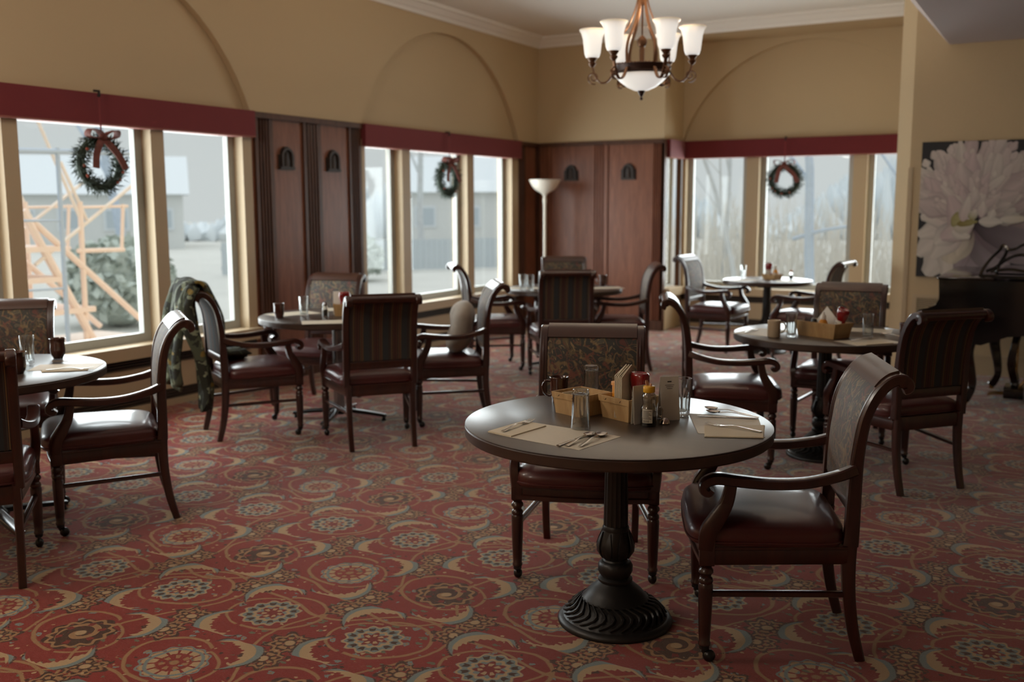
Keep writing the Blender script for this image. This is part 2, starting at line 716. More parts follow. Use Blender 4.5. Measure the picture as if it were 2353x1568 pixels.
# back wall, bay and right wall
bw = MB()
bw.box(-6.15, -4.32, YB + 0.06, YB + 0.4, 0, ZH)
bw.box(-4.32, -4.2, YB + 0.06, YW3 + 0.3, 2.06, ZH)
bw.box(-4.32, -4.2, YB + 0.06, YW3 + 0.3, 0, 0.41)
bw.box(-4.2, -1.0, YW3 + 0.06, YW3 + 0.3, 2.10, ZH)
bw.box(-4.2, -1.0, YW3 + 0.10, YW3 + 0.3, 0, 0.41)
wbk = struct(bw.build('wall_back', M_WALL, smooth=False))
MB().box(-5.95, -4.2, YB, YB + 0.06, ZT, ZH).build('upper_face', M_WALL, wbk)
poly = [(-4.2, ZT)] + arch_pts(-4.2, -1.2, 1.1, ZT) + [(-1.0, ZT), (-1.0, ZC), (-4.2, ZC)]
MB().prism(poly, 0.06, 'y', YW3).build('bay_face', M_WALL, wbk, angle=20)
MB().box(-4.2, -1.0, YB + 0.02, YW3 + 0.1, ZC, ZH).build('soffit', M_WALL, wbk)
rw = MB()
rw.prism([(-1.29, 0), (4.5, 0), (4.5, 2.87), (-1.02, 2.87), (-1.29, 3.2)], 0.2, 'y', YR)
rw.prism([(-1.42, YR + 0.11), (-1.29, YR), (-1.20, YR + 0.2), (-1.20, 11.9), (-1.42, 11.9)], 3.2, 'z', 0)
rw.prism([(-1.42, YR + 0.11), (-1.29, YR), (-1.20, YR + 0.2), (-1.20, 11.9), (-1.42, 11.9)], ZH - 3.2, 'z', 3.2)
wr = struct(rw.build('wall_right', M_WALLR, smooth=False))
MB().box(-1.285, -1.195, YR - 0.004, YR + 0.01, 1.815, 1.823).build('panel_joint', M_WALLR, wr)
MB().box(-1.285, -1.195, YR - 0.006, YR + 0.01, 0.88, 0.892).build('panel_joint', M_WALLR, wr)
MB().box(-1.30, -1.262, YR - 0.008, YR + 0.01, 0, 1.82).build('corner_strip', M_TRIM, wr)
struct(MB().box(-1.26, 4.4, YR - 0.018, YR, 0.0, 0.15).box(-1.26, 4.4, YR - 0.026, YR, 0.15, 0.175).build('baseboard_right', M_TRIM, smooth=False))
struct(MB().box(-6.2, 4.5, -4.15, -4.0, 0, ZH).build('wall_front', M_WALL))
struct(MB().box(4.5, 4.65, -4.15, YR + 0.2, 0, ZH).build('wall_side', M_WALL))

# crown moulding
cp = [(0, 0), (0.018, 0), (0.03, 0.03), (0.055, 0.045), (0.10, 0.085), (0.125, 0.09), (0.13, 0.12), (0, 0.12)]
struct(MB().prism([(XL + a, ZC + b) for a, b in cp], YB + 4.0, 'y', -4.0).build('trim_1', M_CEIL, smooth=False))
struct(MB().prism([(YB - a, ZC + b) for a, b in cp], 4.58, 'x', -5.87).build('trim_2', M_CEIL, smooth=False))


# wood panelling between the windows
def fluted(w, d=0.03, n=4):
    """front profile of a fluted pilaster of width w: list of (across, out)"""
    pts = [(0, 0), (0, d)]
    m_ = w * 0.16
    s_ = (w - 2 * m_) / n
    for k in range(n):
        a = m_ + k * s_
        pts += [(a, d), (a + s_ * 0.22, d - 0.016), (a + s_ * 0.62, d - 0.016), (a + s_ * 0.84, d)]
    return pts + [(w, d), (w, 0)]


def panelling(name, segs, frame, z0=0.12, z1=2.215, pil=None):
    """segs: (kind, a, b); frame(a, out) -> (x, y)"""
    e = bpy.data.objects.new(name, None)
    COL.objects.link(e)
    struct(e)
    lo, hi = segs[0][1], segs[-1][2]
    for kind, a, b in segs:
        if kind == 'p':
            poly = [frame(a + q, o) for q, o in fluted(b - a)]
            MB().prism(poly, z1 - z0, 'z', z0).build('pilaster', pil or M_PIL, e, smooth=False)
        else:
            poly = [frame(a + q, o) for q, o in ((0, 0), (0, 0.012), (b - a, 0.012), (b - a, 0))]
            MB().prism(poly, z1 - z0, 'z', z0).build('panel', M_PANEL, e, smooth=False)
    for nm, za, zb, o in (('top_rail', z1, ZT, 0.05), ('plinth', 0.0, z0, 0.045)):
        poly = [frame(q, w) for q, w in ((lo, 0), (lo, o), (hi, o), (hi, 0))]
        MB().prism(poly, zb - za, 'z', za).build(nm, M_PIL, e, smooth=False)
    return e


fl = lambda a, o: (XL - 0.03 + o, a)
fb = lambda a, o: (a, YB + 0.03 - o)
MB().box(XL - 0.06, XL - 0.028, 6.12, 7.57, 0, ZT).box(XL - 0.06, XL - 0.028, 10.62, YB + 0.05, 0, ZT).build('wood_backing', M_PIL, wl)
MB().box(-5.9, -4.2, YB + 0.028, YB + 0.06, 0, ZT).build('wood_backing', M_PIL, wbk)
panelling('trim_3', [('b', 6.125, 6.17), ('p', 6.17, 6.38), ('b', 6.38, 6.76), ('p', 6.76, 6.99), ('b', 6.99, 7.39), ('p', 7.39, 7.565)], fl)
panelling('trim_4', [('p', 10.625, 10.8), ('b', 10.8, 11.10)], fl)
panelling('trim_5', [('p', -5.84, -5.69), ('b', -5.69, -5.13), ('p', -5.13, -4.92), ('b', -4.92, -4.36), ('p', -4.36, -4.20)], fb, pil=M_PANEL)
MB().box(-4.23, -4.19, YB + 0.0, YB + 0.06, 0, ZT).build('corner_post', M_PIL, wbk)

# carved plaques on the panels
def plaque(name_label, M, axis):
    t = thing('wall_plaque', name_label, 'plaque', group=None)
    mb = MB()
    arc = [(-0.095, -0.095), (0.095, -0.095), (0.095, 0.03)] + [(0.07 * math.cos(a), 0.03 + 0.07 * math.sin(a)) for a in [PI * k / 12 for k in range(13)]] + [(-0.095, 0.03)]
    mb.prism(arc, -0.012, 'y', 0.0)
    mb.build('back_plate', M_DARK, t, smooth=False)
    r_ = MB()
    for sx_ in (-1, 1):
        r_.sweep([(sx_ * 0.062, -0.018, -0.08), (sx_ * 0.062, -0.018, 0.02)], 0.012, (1, 0, 0), 'rect')
    r_.sweep([(0.062 * math.cos(a), -0.018, 0.02 + 0.06 * math.sin(a)) for a in [PI * k / 10 for k in range(11)]], 0.012, (0, 1, 0), 'rect')
    r_.box(-0.09, 0.09, -0.026, -0.01, -0.092, -0.07)
    r_.build('arch_carving', M_CARVE, t)
    b_ = MB()
    b_.lathe([(0.0, -0.068), (0.04, -0.068), (0.03, -0.05), (0.034, -0.02), (0.02, 0.02), (0.024, 0.035), (0.0, 0.06)], 10, Matrix.Diagonal((1, 0.4, 1, 1)))
    b_.build('urn_carving', M_CARVE, t, loc=(0, -0.014, 0))
    t.matrix_world = M
    return t


for y, lb in ((6.545, 'dark carved arched plaque on the wood panel nearest the big left window'),
              (7.165, 'dark carved arched plaque on the panel just left of the middle window')):
    plaque(lb, T(XL - 0.018, y, 1.9, PI / 2), 'x')
for x, lb in ((-5.415, 'dark carved arched plaque on the back panel right behind the floor lamp'),
              (-4.655, 'dark carved arched plaque on the back panel beside the bay window')):
    plaque(lb, T(x, YB + 0.018, 1.89, 0), 'y')


# windows: cream posts, white sashes, thin panes; set back from the wall face
def window(name, frame, lo, hi, posts, glass_out, hdr=2.12, z0=0.50, depth=0.20, sw=0.065, pm=None):
    """frame(a, out) -> (x, y); out > 0 is outdoors"""
    e = bpy.data.objects.new(name, None)
    COL.objects.link(e)
    struct(e)

    def blk(mb, a, b, o0, o1, za, zb):
        poly = [frame(a, o0), frame(b, o0), frame(b, o1), frame(a, o1)]
        mb.prism(poly, zb - za, 'z', za)

    for a, b in posts:
        mb = MB()
        blk(mb, a, b, 0.0, depth, z0, hdr)
        mb.build('post', pm or M_TRIM, e, smooth=False)
    edges = [p for q in posts for p in q]
    for k in range(1, len(edges) - 1, 2):
        a, b = edges[k], edges[k + 1]
        s_ = MB()
        w = sw
        blk(s_, a, a + w, 0.10, 0.15, z0, hdr)
        blk(s_, b - w, b, 0.10, 0.15, z0, hdr)
        blk(s_, a + w, b - w, 0.10, 0.15, z0, z0 + w)
        blk(s_, a + w, b - w, 0.10, 0.15, hdr - w, hdr)
        so = s_.build('sash', M_SASH, e, smooth=False)
        g = MB()
        blk(g, a + w * 0.6, b - w * 0.6, 0.122, 0.126, z0 + w * 0.6, hdr - w * 0.6)
        g.build('pane', M_PANE, so, smooth=False)
    mb = MB()
    blk(mb, lo, hi, -0.07, 0.24, 0.41, 0.50)
    mb.build('sill', M_TRIM, e, smooth=False)
    return e


fl2 = lambda a, o: (XL - o, a)
fb2 = lambda a, o: (a, YW3 + o)
fr2 = lambda a, o: (-4.2 - o, a)
window('window_1', fl2, 3.05, 6.12, [(3.05, 3.15), (3.94, 4.05), (5.10, 5.22), (6.02, 6.12)], 0.1)
window('window_2', fl2, 7.57, 10.62, [(7.57, 7.62), (8.22, 8.36), (9.45, 9.59), (10.46, 10.62)], 0.1)
window('window_3', fb2, -4.2, -1.2, [(-4.2, -4.15), (-3.40, -3.25), (-2.18, -2.03), (-1.30, -1.2)], 0.1)
window('window_4', fr2, YB + 0.06, YW3 - 0.02, [(YB + 0.06, YB + 0.075), (YW3 - 0.035, YW3 - 0.02)], 0.1, depth=0.06, sw=0.02, pm=M_PIL)


# convector cabinets under the sills
def convector(label, frame, lo, hi):
    t = thing('convector_cabinet', label, 'heater')

    def blk(nm, mt, o0, o1, za, zb, par=t):
        poly = [frame(lo, o0), frame(hi, o0), frame(hi, o1), frame(lo, o1)]
        return MB().prism(poly, zb - za, 'z', za).build(nm, mt, par, smooth=False)
    blk('front_panel', M_TRIM, 0.0, 0.04, 0.13, 0.325)
    blk('base_strip', M_TRIM, 0.0, 0.04, 0.0, 0.05)
    for nm, za, zb, n in (('upper_grille', 0.325, 0.41, 4), ('lower_grille', 0.05, 0.13, 4)):
        g = blk(nm, M_SLOT, 0.03, 0.05, za, zb)
        for k in range(n):
            z = za + (k + 0.5) * (zb - za) / n
            blk('slat', M_GRILLE, 0.004, 0.03, z - 0.005, z + 0.005, g)
    return t


convector('cream convector cabinet with dark slotted grilles under the large left window', fl2, 3.06, 6.11)
convector('cream convector cabinet with dark slotted grilles under the middle window', fl2, 7.58, 10.61)
convector('cream convector cabinet with dark slotted grilles under the bay window', fb2, -4.19, -1.43)


# red valances
def red_cloth():
    m = Mat('burgundy_dotted_cloth')
    x, y, z = m.coords()
    d = m.voro(70, m.vecof(x, y, z), rand=0.2)[0]
    m.set('Base Color', m.mix(d.below(0.3, 0.1), srgb(112, 26, 32), srgb(70, 18, 22)))
    m.set('Roughness', 0.85)
    m.set('Sheen Weight', 0.2)
    return m.m


M_RED = red_cloth()


def valance(label, polys):
    t = thing('valance', label, 'valance')
    b = MB()
    l_ = MB()
    for poly in polys:
        b.prism(poly, ZT - ZV - 0.012, 'z', ZV + 0.012)
        l_.prism(poly, 0.012, 'z', ZV)
    b.build('covered_board', M_RED, t, smooth=False)
    l_.build('hem', plain('faded_red_hem', (140, 84, 74), 0.8) if 'faded_red_hem' not in bpy.data.materials else bpy.data.materials['faded_red_hem'], t, smooth=False)
    return t


def vrect(frame, lo, hi, o0=-0.05, o1=0.05):
    return [frame(lo, o0), frame(hi, o0), frame(hi, o1), frame(lo, o1)]


valance('long burgundy cloth valance over the large left window', [vrect(fl2, 3.05, 6.125)])
valance('burgundy cloth valance over the middle window', [vrect(fl2, 7.575, 10.62)])
valance('burgundy cloth valance wrapping the corner of the bay window', [vrect(fb2, -4.15, -1.21), vrect(fr2, YB + 0.07, YW3 + 0.05, -0.05, 0.03)])

# wall vent
t = thing('vent_grille', 'cream louvred vent low on the wall beside the black piano', 'vent')
MB().box(-1.21, -1.175, -0.012, 0, 0.40, 0.69).box(-0.80, -0.765, -0.012, 0, 0.40, 0.69).box(-1.175, -0.80, -0.011, 0, 0.66, 0.689).box(-1.175, -0.80, -0.011, 0, 0.401, 0.425).box(-0.995, -0.98, -0.0105, 0, 0.425, 0.66).build('frame', M_TRIM, t, smooth=False)
MB().box(-1.20, -0.78, -0.003, 0, 0.41, 0.68).build('duct_opening', M_SLOT, t, smooth=False)
for k in range(13):
    z = 0.434 + k * 0.0178
    MB().add([(-1.176, -0.003, z + 0.008), (-0.80, -0.003, z + 0.008), (-0.80, -0.010, z), (-1.176, -0.010, z), (-1.176, -0.001, z + 0.006), (-0.80, -0.001, z + 0.006), (-0.80, -0.008, z - 0.002), (-1.176, -0.008, z - 0.002)],
             [(0, 1, 2, 3), (7, 6, 5, 4), (0, 4, 5, 1), (2, 6, 7, 3), (1, 5, 6, 2), (3, 7, 4, 0)]).build('slat', M_TRIM, t, smooth=False)
t.location = (0, YR, 0)


# ------------------------------------------------------------------ furniture materials
M_MAH = wood('dark_mahogany', (44, 19, 14), (62, 28, 19), rough=0.28, coat=0.5, axis=2)
M_LEATHER = plain('oxblood_leather', (74, 27, 25), 0.40, coat=0.35, var=0.15, vscale=14, bump=0.06, bscale=260)
M_BAND = plain('brown_leather_band', (70, 44, 34), 0.36, coat=0.4, var=0.15, vscale=20)
M_BRASS = plain('aged_brass_caster', (70, 58, 40), 0.35, metal=0.8)
M_CASTER = plain('black_caster', (26, 22, 20), 0.3)


def tapestry():
    m = Mat('floral_tapestry')
    x, y, z = m.coords()
    v = m.vecof(x * 0.3, y, z)
    n1 = m.noise(7, v, detail=2, dist=1.6)
    n2 = m.noise(12, m.vecof(y + 4.0, z, 1.0), detail=2, dist=2.2)
    n3 = m.noise(5, m.vecof(z, y + 9.0, 2.0), detail=1, dist=1.0)
    c = m.mix(n3, srgb(38, 38, 33), srgb(54, 52, 46))

    def put(f, k):
        nonlocal c
        c = m.mix(f, c, k)
    put(n2.gt(0.60), srgb(80, 76, 62))
    put((n1 - 0.50).abs().below(0.022, 0.02), srgb(118, 96, 62))
    put(n1.gt(0.60), srgb(92, 78, 50))
    put((n1 - 0.63).abs().below(0.012, 0.01), srgb(58, 40, 28))
    put((n2 - 0.44).abs().below(0.016, 0.014), srgb(110, 62, 46))
    put(n2.lt(0.33), srgb(92, 48, 38))
    put((n2 - 0.62).abs().below(0.01, 0.01), srgb(140, 116, 78))
    w = m.noise(500, detail=1)
    m.set('Base Color', m.mix((w - 0.3) * 0.5, c, srgb(40, 34, 28)))
    m.set('Roughness', 0.65)
    m.set('Sheen Weight', 0.3)
    m.bump(w, 0.3, 0.001)
    return m.m


def striped():
    m = Mat('striped_back_cloth')
    x, y, z = m.coords()
    c = srgb(50, 40, 36)

    def put(f, k):
        nonlocal c
        c = m.mix(f, c, k)
    u = (y + 1.0).mod(0.118) / 0.118
    put((u - 0.20).abs().below(0.15, 0.03), srgb(46, 50, 52))
    put((u - 0.70).abs().below(0.12, 0.03), srgb(62, 38, 32))
    for p, k in ((0.40, (110, 90, 58)), (0.45, (92, 44, 34)), (0.51, (104, 84, 54)), (0.88, (118, 92, 56)), (0.94, (70, 62, 56)), (0.62, (88, 56, 42)), (0.78, (88, 56, 42))):
        put((u - p).abs().below(0.016, 0.012), srgb(*k))
    m.set('Base Color', c)
    m.set('Roughness', 0.85)
    m.bump(m.noise(600, detail=1), 0.3, 0.001)
    return m.m


M_TAP = tapestry()
M_STRIPE = striped()

# ------------------------------------------------------------------ armchair (faces +x, origin on the floor)
SZ = [(-0.200, 0.335), (-0.203, 0.45), (-0.206, 0.60), (-0.212, 0.70), (-0.226, 0.80), (-0.244, 0.86), (-0.268, 0.905), (-0.298, 0.938), (-0.330, 0.950)]


def stile_x(z):
    for (xa, za), (xb, zb) in zip(SZ, SZ[1:]):
        if za <= z <= zb:
            return xa + (xb - xa) * (z - za) / (zb - za)
    return SZ[-1][0]


def make_chair_meshes():
    me = {}
    # seat cushion with a soft crowned top
    mb = MB()
    n = 14
    vs, fs = [], []

    def outline(t, ex=0.28):              # t in 0..1 around, superellipse trapezoid
        a = 2 * PI * t
        c_, s_ = math.cos(a), math.sin(a)
        px = math.copysign(abs(c_) ** ex, c_)
        py = math.copysign(abs(s_) ** ex, s_)
        x = 0.065 + px * 0.25
        wdt = 0.245 + (x + 0.18) * 0.075
        return x + (0.012 * (1 - py * py) if px > 0.9 else 0), py * wdt
    N = 64
    rings = [(1.0, 0.400), (1.012, 0.415), (1.015, 0.432), (1.0, 0.450), (0.95, 0.463), (0.86, 0.4725), (0.70, 0.480), (0.5, 0.4845), (0.25, 0.4875), (0.0, 0.4885)]
    for f_, z in rings:
        for k in range(N):
            x, y = outline(k / N, 0.28 + 0.72 * max(0.0, 1 - f_))
            vs.append((0.065 + (x - 0.065) * f_, y * f_, z))
    for i in range(len(rings) - 1):
        for k in range(N):
            k2 = (k + 1) % N
            fs.append((i * N + k, i * N + k2, (i + 1) * N + k2, (i + 1) * N + k))
    fs.append(tuple(range(N)))
    me['seat'] = mb.add(vs, fs).mesh('seat', M_LEATHER, angle=60)
    # welt piping round the cushion
    mb = MB()
    pts = [(0.065 + (outline(k / N)[0] - 0.065) * 1.012, outline(k / N)[1] * 1.012, 0.412) for k in range(N)]
    mb.sweep(pts, 0.005, (0, 0, 1), 'round', seg=6, closed=True)
    me['piping'] = mb.mesh('piping', M_LEATHER)
    # seat frame: four moulded rails
    mb = MB()
    fp = [(0.262 + 0.022 * math.cos(PI / 2 * t), 0.275 * t, 0.37) for t in [k / 8 - 1 for k in range(17)]]
    mb.sweep(fp, [(0.035, 0.016)] * 17, (0, 0, 1), 'rect')
    mb.sweep([(p[0] + 0.012, p[1], 0.349) for p in fp], [(0.010, 0.012)] * 17, (0, 0, 1), 'rect')
    mb.sweep([(p[0] + 0.012, p[1], 0.392) for p in fp], [(0.006, 0.012)] * 17, (0, 0, 1), 'rect')
    for s_ in (-1, 1):
        mb.sweep([(-0.19, 0.205 * s_, 0.37), (0.25, 0.268 * s_, 0.37)], (0.035, 0.014), (0, 0, 1), 'rect')
        mb.sweep([(-0.19, 0.217 * s_, 0.392), (0.25, 0.28 * s_, 0.392)], (0.006, 0.006), (0, 0, 1), 'rect')
    mb.sweep([(-0.2, -0.2, 0.37), (-0.2, 0.2, 0.37)], (0.035, 0.014), (0, 0, 1), 'rect')
    me['seat_frame'] = mb.mesh('seat_frame', M_MAH)
    # front legs: square block, turned rings, tapered shaft
    for s_ in (-1, 1):
        mb = MB()
        c = T(0.262, 0.27 * s_, 0)
        mb.box(-0.026, 0.024, -0.022, 0.022, 0.335, 0.42, c, bev=0.004)
        mb.lathe([(0.012, 0.336), (0.021, 0.332), (0.017, 0.326), (0.024, 0.318), (0.025, 0.309), (0.018, 0.301), (0.017, 0.294), (0.022, 0.289), (0.024, 0.279), (0.021, 0.272), (0.024, 0.266), (0.024, 0.255),
                  (0.0225, 0.18), (0.0195, 0.10), (0.018, 0.072), (0.0205, 0.068), (0.0205, 0.06), (0.014, 0.056)], 14, c)
        me['front_leg%d' % s_] = mb.mesh('leg', M_MAH)
        mb = MB()
        mb.lathe([(0.0, 0.062), (0.017, 0.06), (0.017, 0.046), (0.011, 0.04), (0.0, 0.04)], 12, c)
        mb.sweep([(0.262, 0.27 * s_, 0.045), (0.254, 0.27 * s_, 0.032), (0.246, 0.27 * s_, 0.022)], (0.005, 0.013), (0, 1, 0), 'rect')
        mb.ball((0.246, 0.27 * s_, 0.021), 0.0215, 12, 8, sq=(1, 0.85, 1))
        me['caster%d' % s_] = mb.mesh('caster', M_CASTER)
        # sabre rear leg, from rail to floor
        mb = MB()
        pts = bez([(-0.200, 0.20 * s_, 0.41), (-0.200, 0.20 * s_, 0.32), (-0.206, 0.20 * s_, 0.22), (-0.222, 0.199 * s_, 0.11), (-0.250, 0.197 * s_, 0.0)], 4)
        mb.sweep(pts, lerp_list([(0.017, 0.024), (0.017, 0.021), (0.016, 0.019), (0.015, 0.016)], len(pts)), (0, 1, 0), 'rect')
        me['rear_leg%d' % s_] = mb.mesh('leg', M_MAH)
        # back post with scrolled top
        mb = MB()
        pts = bez([(x, 0.212 * s_, z) for x, z in [(-0.2, 0.40)] + SZ[1:]] + [(-0.352, 0.212 * s_, 0.942), (-0.358, 0.212 * s_, 0.922), (-0.342, 0.212 * s_, 0.912)], 3)
        L_ = len(pts)
        sz = lerp_list([(0.019, 0.024), (0.019, 0.022), (0.019, 0.018), (0.019, 0.016), (0.019, 0.017), (0.019, 0.018), (0.019, 0.016), (0.019, 0.010)], L_)
        mb.sweep(pts, sz, (0, 1, 0), 'rect')
        # raised bead along the front face
        bp = [p + Vector((0.017, 0, 0.006 if k > L_ * 0.6 else 0)) for k, p in enumerate(pts[6:int(L_ * 0.85)])]
        mb.sweep(bp, 0.005, (0, 1, 0), 'round', seg=6)
        me['post%d' % s_] = mb.mesh('back_post', M_MAH)
        # arm: bowed rail with a scroll at the front
        mb = MB()
        pts = bez([(-0.205, 0.222 * s_, 0.655), (-0.14, 0.240 * s_, 0.634), (-0.04, 0.262 * s_, 0.616), (0.07, 0.277 * s_, 0.614), (0.17, 0.282 * s_, 0.622), (0.235, 0.283 * s_, 0.628), (0.272, 0.283 * s_, 0.614), (0.279, 0.283 * s_, 0.592), (0.262, 0.283 * s_, 0.580), (0.25, 0.283 * s_, 0.592)], 4)
        mb.sweep(pts, lerp_list([(0.016, 0.018), (0.020, 0.016), (0.024, 0.016), (0.025, 0.017), (0.025, 0.017), (0.026, 0.015), (0.026, 0.013), (0.025, 0.010)], len(pts)), (0, 1, 0), 'rect')
        me['arm%d' % s_] = mb.mesh('armrest', M_MAH)
        # S-curved arm support
        mb = MB()
        pts = bez([(0.190, 0.280 * s_, 0.612), (0.203, 0.281 * s_, 0.55), (0.232, 0.282 * s_, 0.495), (0.258, 0.280 * s_, 0.45), (0.264, 0.272 * s_, 0.39)], 4)
        mb.sweep(pts, lerp_list([(0.017, 0.018), (0.018, 0.021), (0.019, 0.026), (0.02, 0.027), (0.021, 0.025)], len(pts)), (0, 1, 0), 'rect')
        me['support%d' % s_] = mb.mesh('arm_support', M_MAH)
        mb = MB()
        mb.sweep([(-0.21, 0.199 * s_, 0.228), (0.258, 0.268 * s_, 0.235)], (0.009, 0.012), (0, 0, 1), 'rect')
        me['stretcher%d' % s_] = mb.mesh('stretcher', M_MAH)
    # upholstered back: tapestry in front, striped cloth behind, leather over the scroll
    def slab(z0, z1, fo, bo, hw, nm, mat, nz=14, bulge=0.0, i0=None):
        mb = MB()
        prof = []
        zs = [z0 + (z1 - z0) * k / nz for k in range(nz + 1)]
        ny = 8
        for side, off in ((1, fo), (-1, bo)):
            pass
        vs, fs = [], []
        for z in zs:
            x = stile_x(z)
            dz = 0.01
            dx = (stile_x(min(z + dz, 0.95)) - stile_x(z - dz)) / (min(z + dz, 0.95) - z + dz)
            nn = Vector((1, 0, -dx)).normalized()
            for k in range(ny + 1):
                y = -hw + 2 * hw * k / ny
                b = bulge * (1 - (y / hw) ** 4) * math.sin(PI * (z - z0) / (z1 - z0)) ** 0.5 if bulge else 0
                f_ = Vector((x, y, z)) + nn * (fo + b)
                vs.append(f_)
            for k in range(ny + 1):
                y = -hw + 2 * hw * k / ny
                vs.append(Vector((x, y, z)) + nn * bo)
        w = 2 * (ny + 1)
        for i in range(nz):
            for k in range(ny):
                fs.append((i * w + k, i * w + k + 1, (i + 1) * w + k + 1, (i + 1) * w + k))
                q = ny + 1
                fs.append((i * w + q + k + 1, i * w + q + k, (i + 1) * w + q + k, (i + 1) * w + q + k + 1))
            fs.append((i * w, (i + 1) * w, (i + 1) * w + ny + 1, i * w + ny + 1))
            fs.append((i * w + ny, i * w + 2 * ny + 1, (i + 1) * w + 2 * ny + 1, (i + 1) * w + ny))
        fs.append(tuple(range(ny + 1)) + tuple(reversed(range(ny + 1, w))))
        t_ = nz * w
        fs.append(tuple(t_ + k for k in range(ny + 1)) + tuple(t_ + k for k in reversed(range(ny + 1, w))))
        me[nm] = mb.add(vs, fs).mesh(nm, mat, angle=50)
    slab(0.545, 0.920, 0.014, 0.001, 0.196, 'back_cushion', M_TAP, bulge=0.010)
    slab(0.555, 0.925, -0.001, -0.010, 0.196, 'back_panel', M_STRIPE)
    mb = MB()
    hw = 0.196
    top = bez([(-0.263, 0, 0.917), (-0.280, 0, 0.939), (-0.304, 0, 0.958), (-0.332, 0, 0.967)], 3)
    mb.sweep(top, [(hw, 0.009)] * len(top), (0, 1, 0), 'square')
    me['leather_band'] = mb.mesh('leather_band', M_BAND)
    mb = MB()
    mb.lathe([(0.006, -0.232), (0.017, -0.230), (0.017, -0.215), (0.021, -0.213), (0.021, -0.198), (0.0215, 0.198), (0.021, 0.213), (0.017, 0.215), (0.017, 0.230), (0.006, 0.232)], 14, T(-0.340, 0, 0.942, 0, 0, -PI / 2))
    me['top_rail'] = mb.mesh('top_rail', M_MAH)
    mb = MB()
    mb.sweep([(-0.204, -0.2, 0.525), (-0.204, 0.2, 0.525)], (0.024, 0.012), (0, 0, 1), 'rect')
    me['lower_rail'] = mb.mesh('lower_back_rail', M_MAH)
    return me


CH = make_chair_meshes()


def make_chair(label, loc, rz):
    t = thing('dining_armchair', label, 'chair', loc, rz)
    so = inst('seat', CH['seat'], t)
    inst('piping', CH['piping'], so)
    inst('seat_frame', CH['seat_frame'], t)
    for s_ in (-1, 1):
        lg = inst('leg', CH['front_leg%d' % s_], t)
        inst('caster', CH['caster%d' % s_], lg)
        inst('leg', CH['rear_leg%d' % s_], t)
        inst('back_post', CH['post%d' % s_], t)
        inst('armrest', CH['arm%d' % s_], t)
        inst('arm_support', CH['support%d' % s_], t)
        inst('stretcher', CH['stretcher%d' % s_], t)
    inst('back_cushion', CH['back_cushion'], t)
    inst('back_panel', CH['back_panel'], t)
    inst('leather_band', CH['leather_band'], t)
    inst('top_rail', CH['top_rail'], t)
    inst('lower_back_rail', CH['lower_rail'], t)
    return t


CHAIRS = [
    (-0.825, 3.365, 201.7, 'dark armchair seen side-on at the near table, its floral tapestry back catching light'),
    (-1.71, 3.70, -68, 'dark armchair facing us behind the near table, tapestry back above the condiment baskets'),
    (-0.74, 5.63, 139, 'dark armchair turned away, striped back towards us, in front of the piano'),
    (-1.75, 5.66, 22, 'dark armchair seen side-on, seat glossy, between the near table and the mug table'),
    (-1.24, 6.64, -85, 'dark armchair facing us behind the long basket on the second table'),
    (-3.82, 5.00, 139, 'dark armchair with striped back towards us, middle of the room, window glare on its seat'),
    (-4.72, 4.81, 59, 'dark armchair with a patterned jacket draped over its back'),
    (-3.74, 5.82, -142, 'dark armchair holding a grey soft cushion on its seat'),
    (-4.955, 5.82, -78, 'dark armchair facing us against the wood panels, behind the table with the chrome cross base'),
    (-4.00, 3.17, -127, 'dark armchair seen side-on, white sheen on seat, below the large left window'),
    (-3.85, 2.30, 146, 'dark armchair cut by the picture edge, back towards us, at the left window table'),
    (-5.05, 3.30, -45, 'dark armchair facing us between the left window and its round table'),
    (-3.21, 10.02, -3, 'pale-backed armchair at the bay window, left of the small round table'),
    (-2.15, 9.71, 176, 'dark armchair at the bay window, right of the small round table'),
    (-3.56, 8.41, -151, 'dark armchair seen side-on before the fluted back panel, right of the corner table'),
    (-4.66, 7.87, 40, 'dark armchair in front of the middle window, left of the corner table'),
    (-3.75, 7.58, 122, 'dark armchair with striped back towards us at the corner table, beneath the floor lamp'),
    (-4.40, 8.92, -62, 'dark armchair behind the corner table, only its back top showing beside the floor lamp'),
]
for x, y, a, lb in CHAIRS:
    make_chair(lb, (x, y, 0), R(a))

# ------------------------------------------------------------------ tables
M_TOP = wood('dark_laminate_top', (52, 41, 34), (66, 53, 44), rough=0.33, axis=0, scale=3, coat=0.15, spec=1.0)
M_EDGE = wood('dark_laminate_edge', (52, 36, 27), (66, 46, 36), rough=0.4, axis=0, scale=3, coat=0.1)
M_IRON = plain('black_cast_iron', (34, 31, 29), 0.42, metal=0.25, var=0.2, vscale=30, bump=0.1, bscale=120)
M_CHROME = plain('worn_chrome', (150, 150, 152), 0.25, metal=1.0)
M_BLKM = plain('black_metal', (22, 20, 20), 0.35, metal=0.3)


def tabletop(t, r):
    MB().lathe([(0, 0.736), (r - 0.004, 0.736), (r, 0.732), (r, 0.704), (r - 0.006, 0.698), (0, 0.698)], 96).build('tabletop', [M_EDGE], t, angle=30)
    MB().lathe([(0, 0.7405), (r - 0.005, 0.7405), (r - 0.001, 0.7385), (r - 0.003, 0.7355), (0, 0.7355)], 96).build('laminate', [M_TOP], t, angle=30)


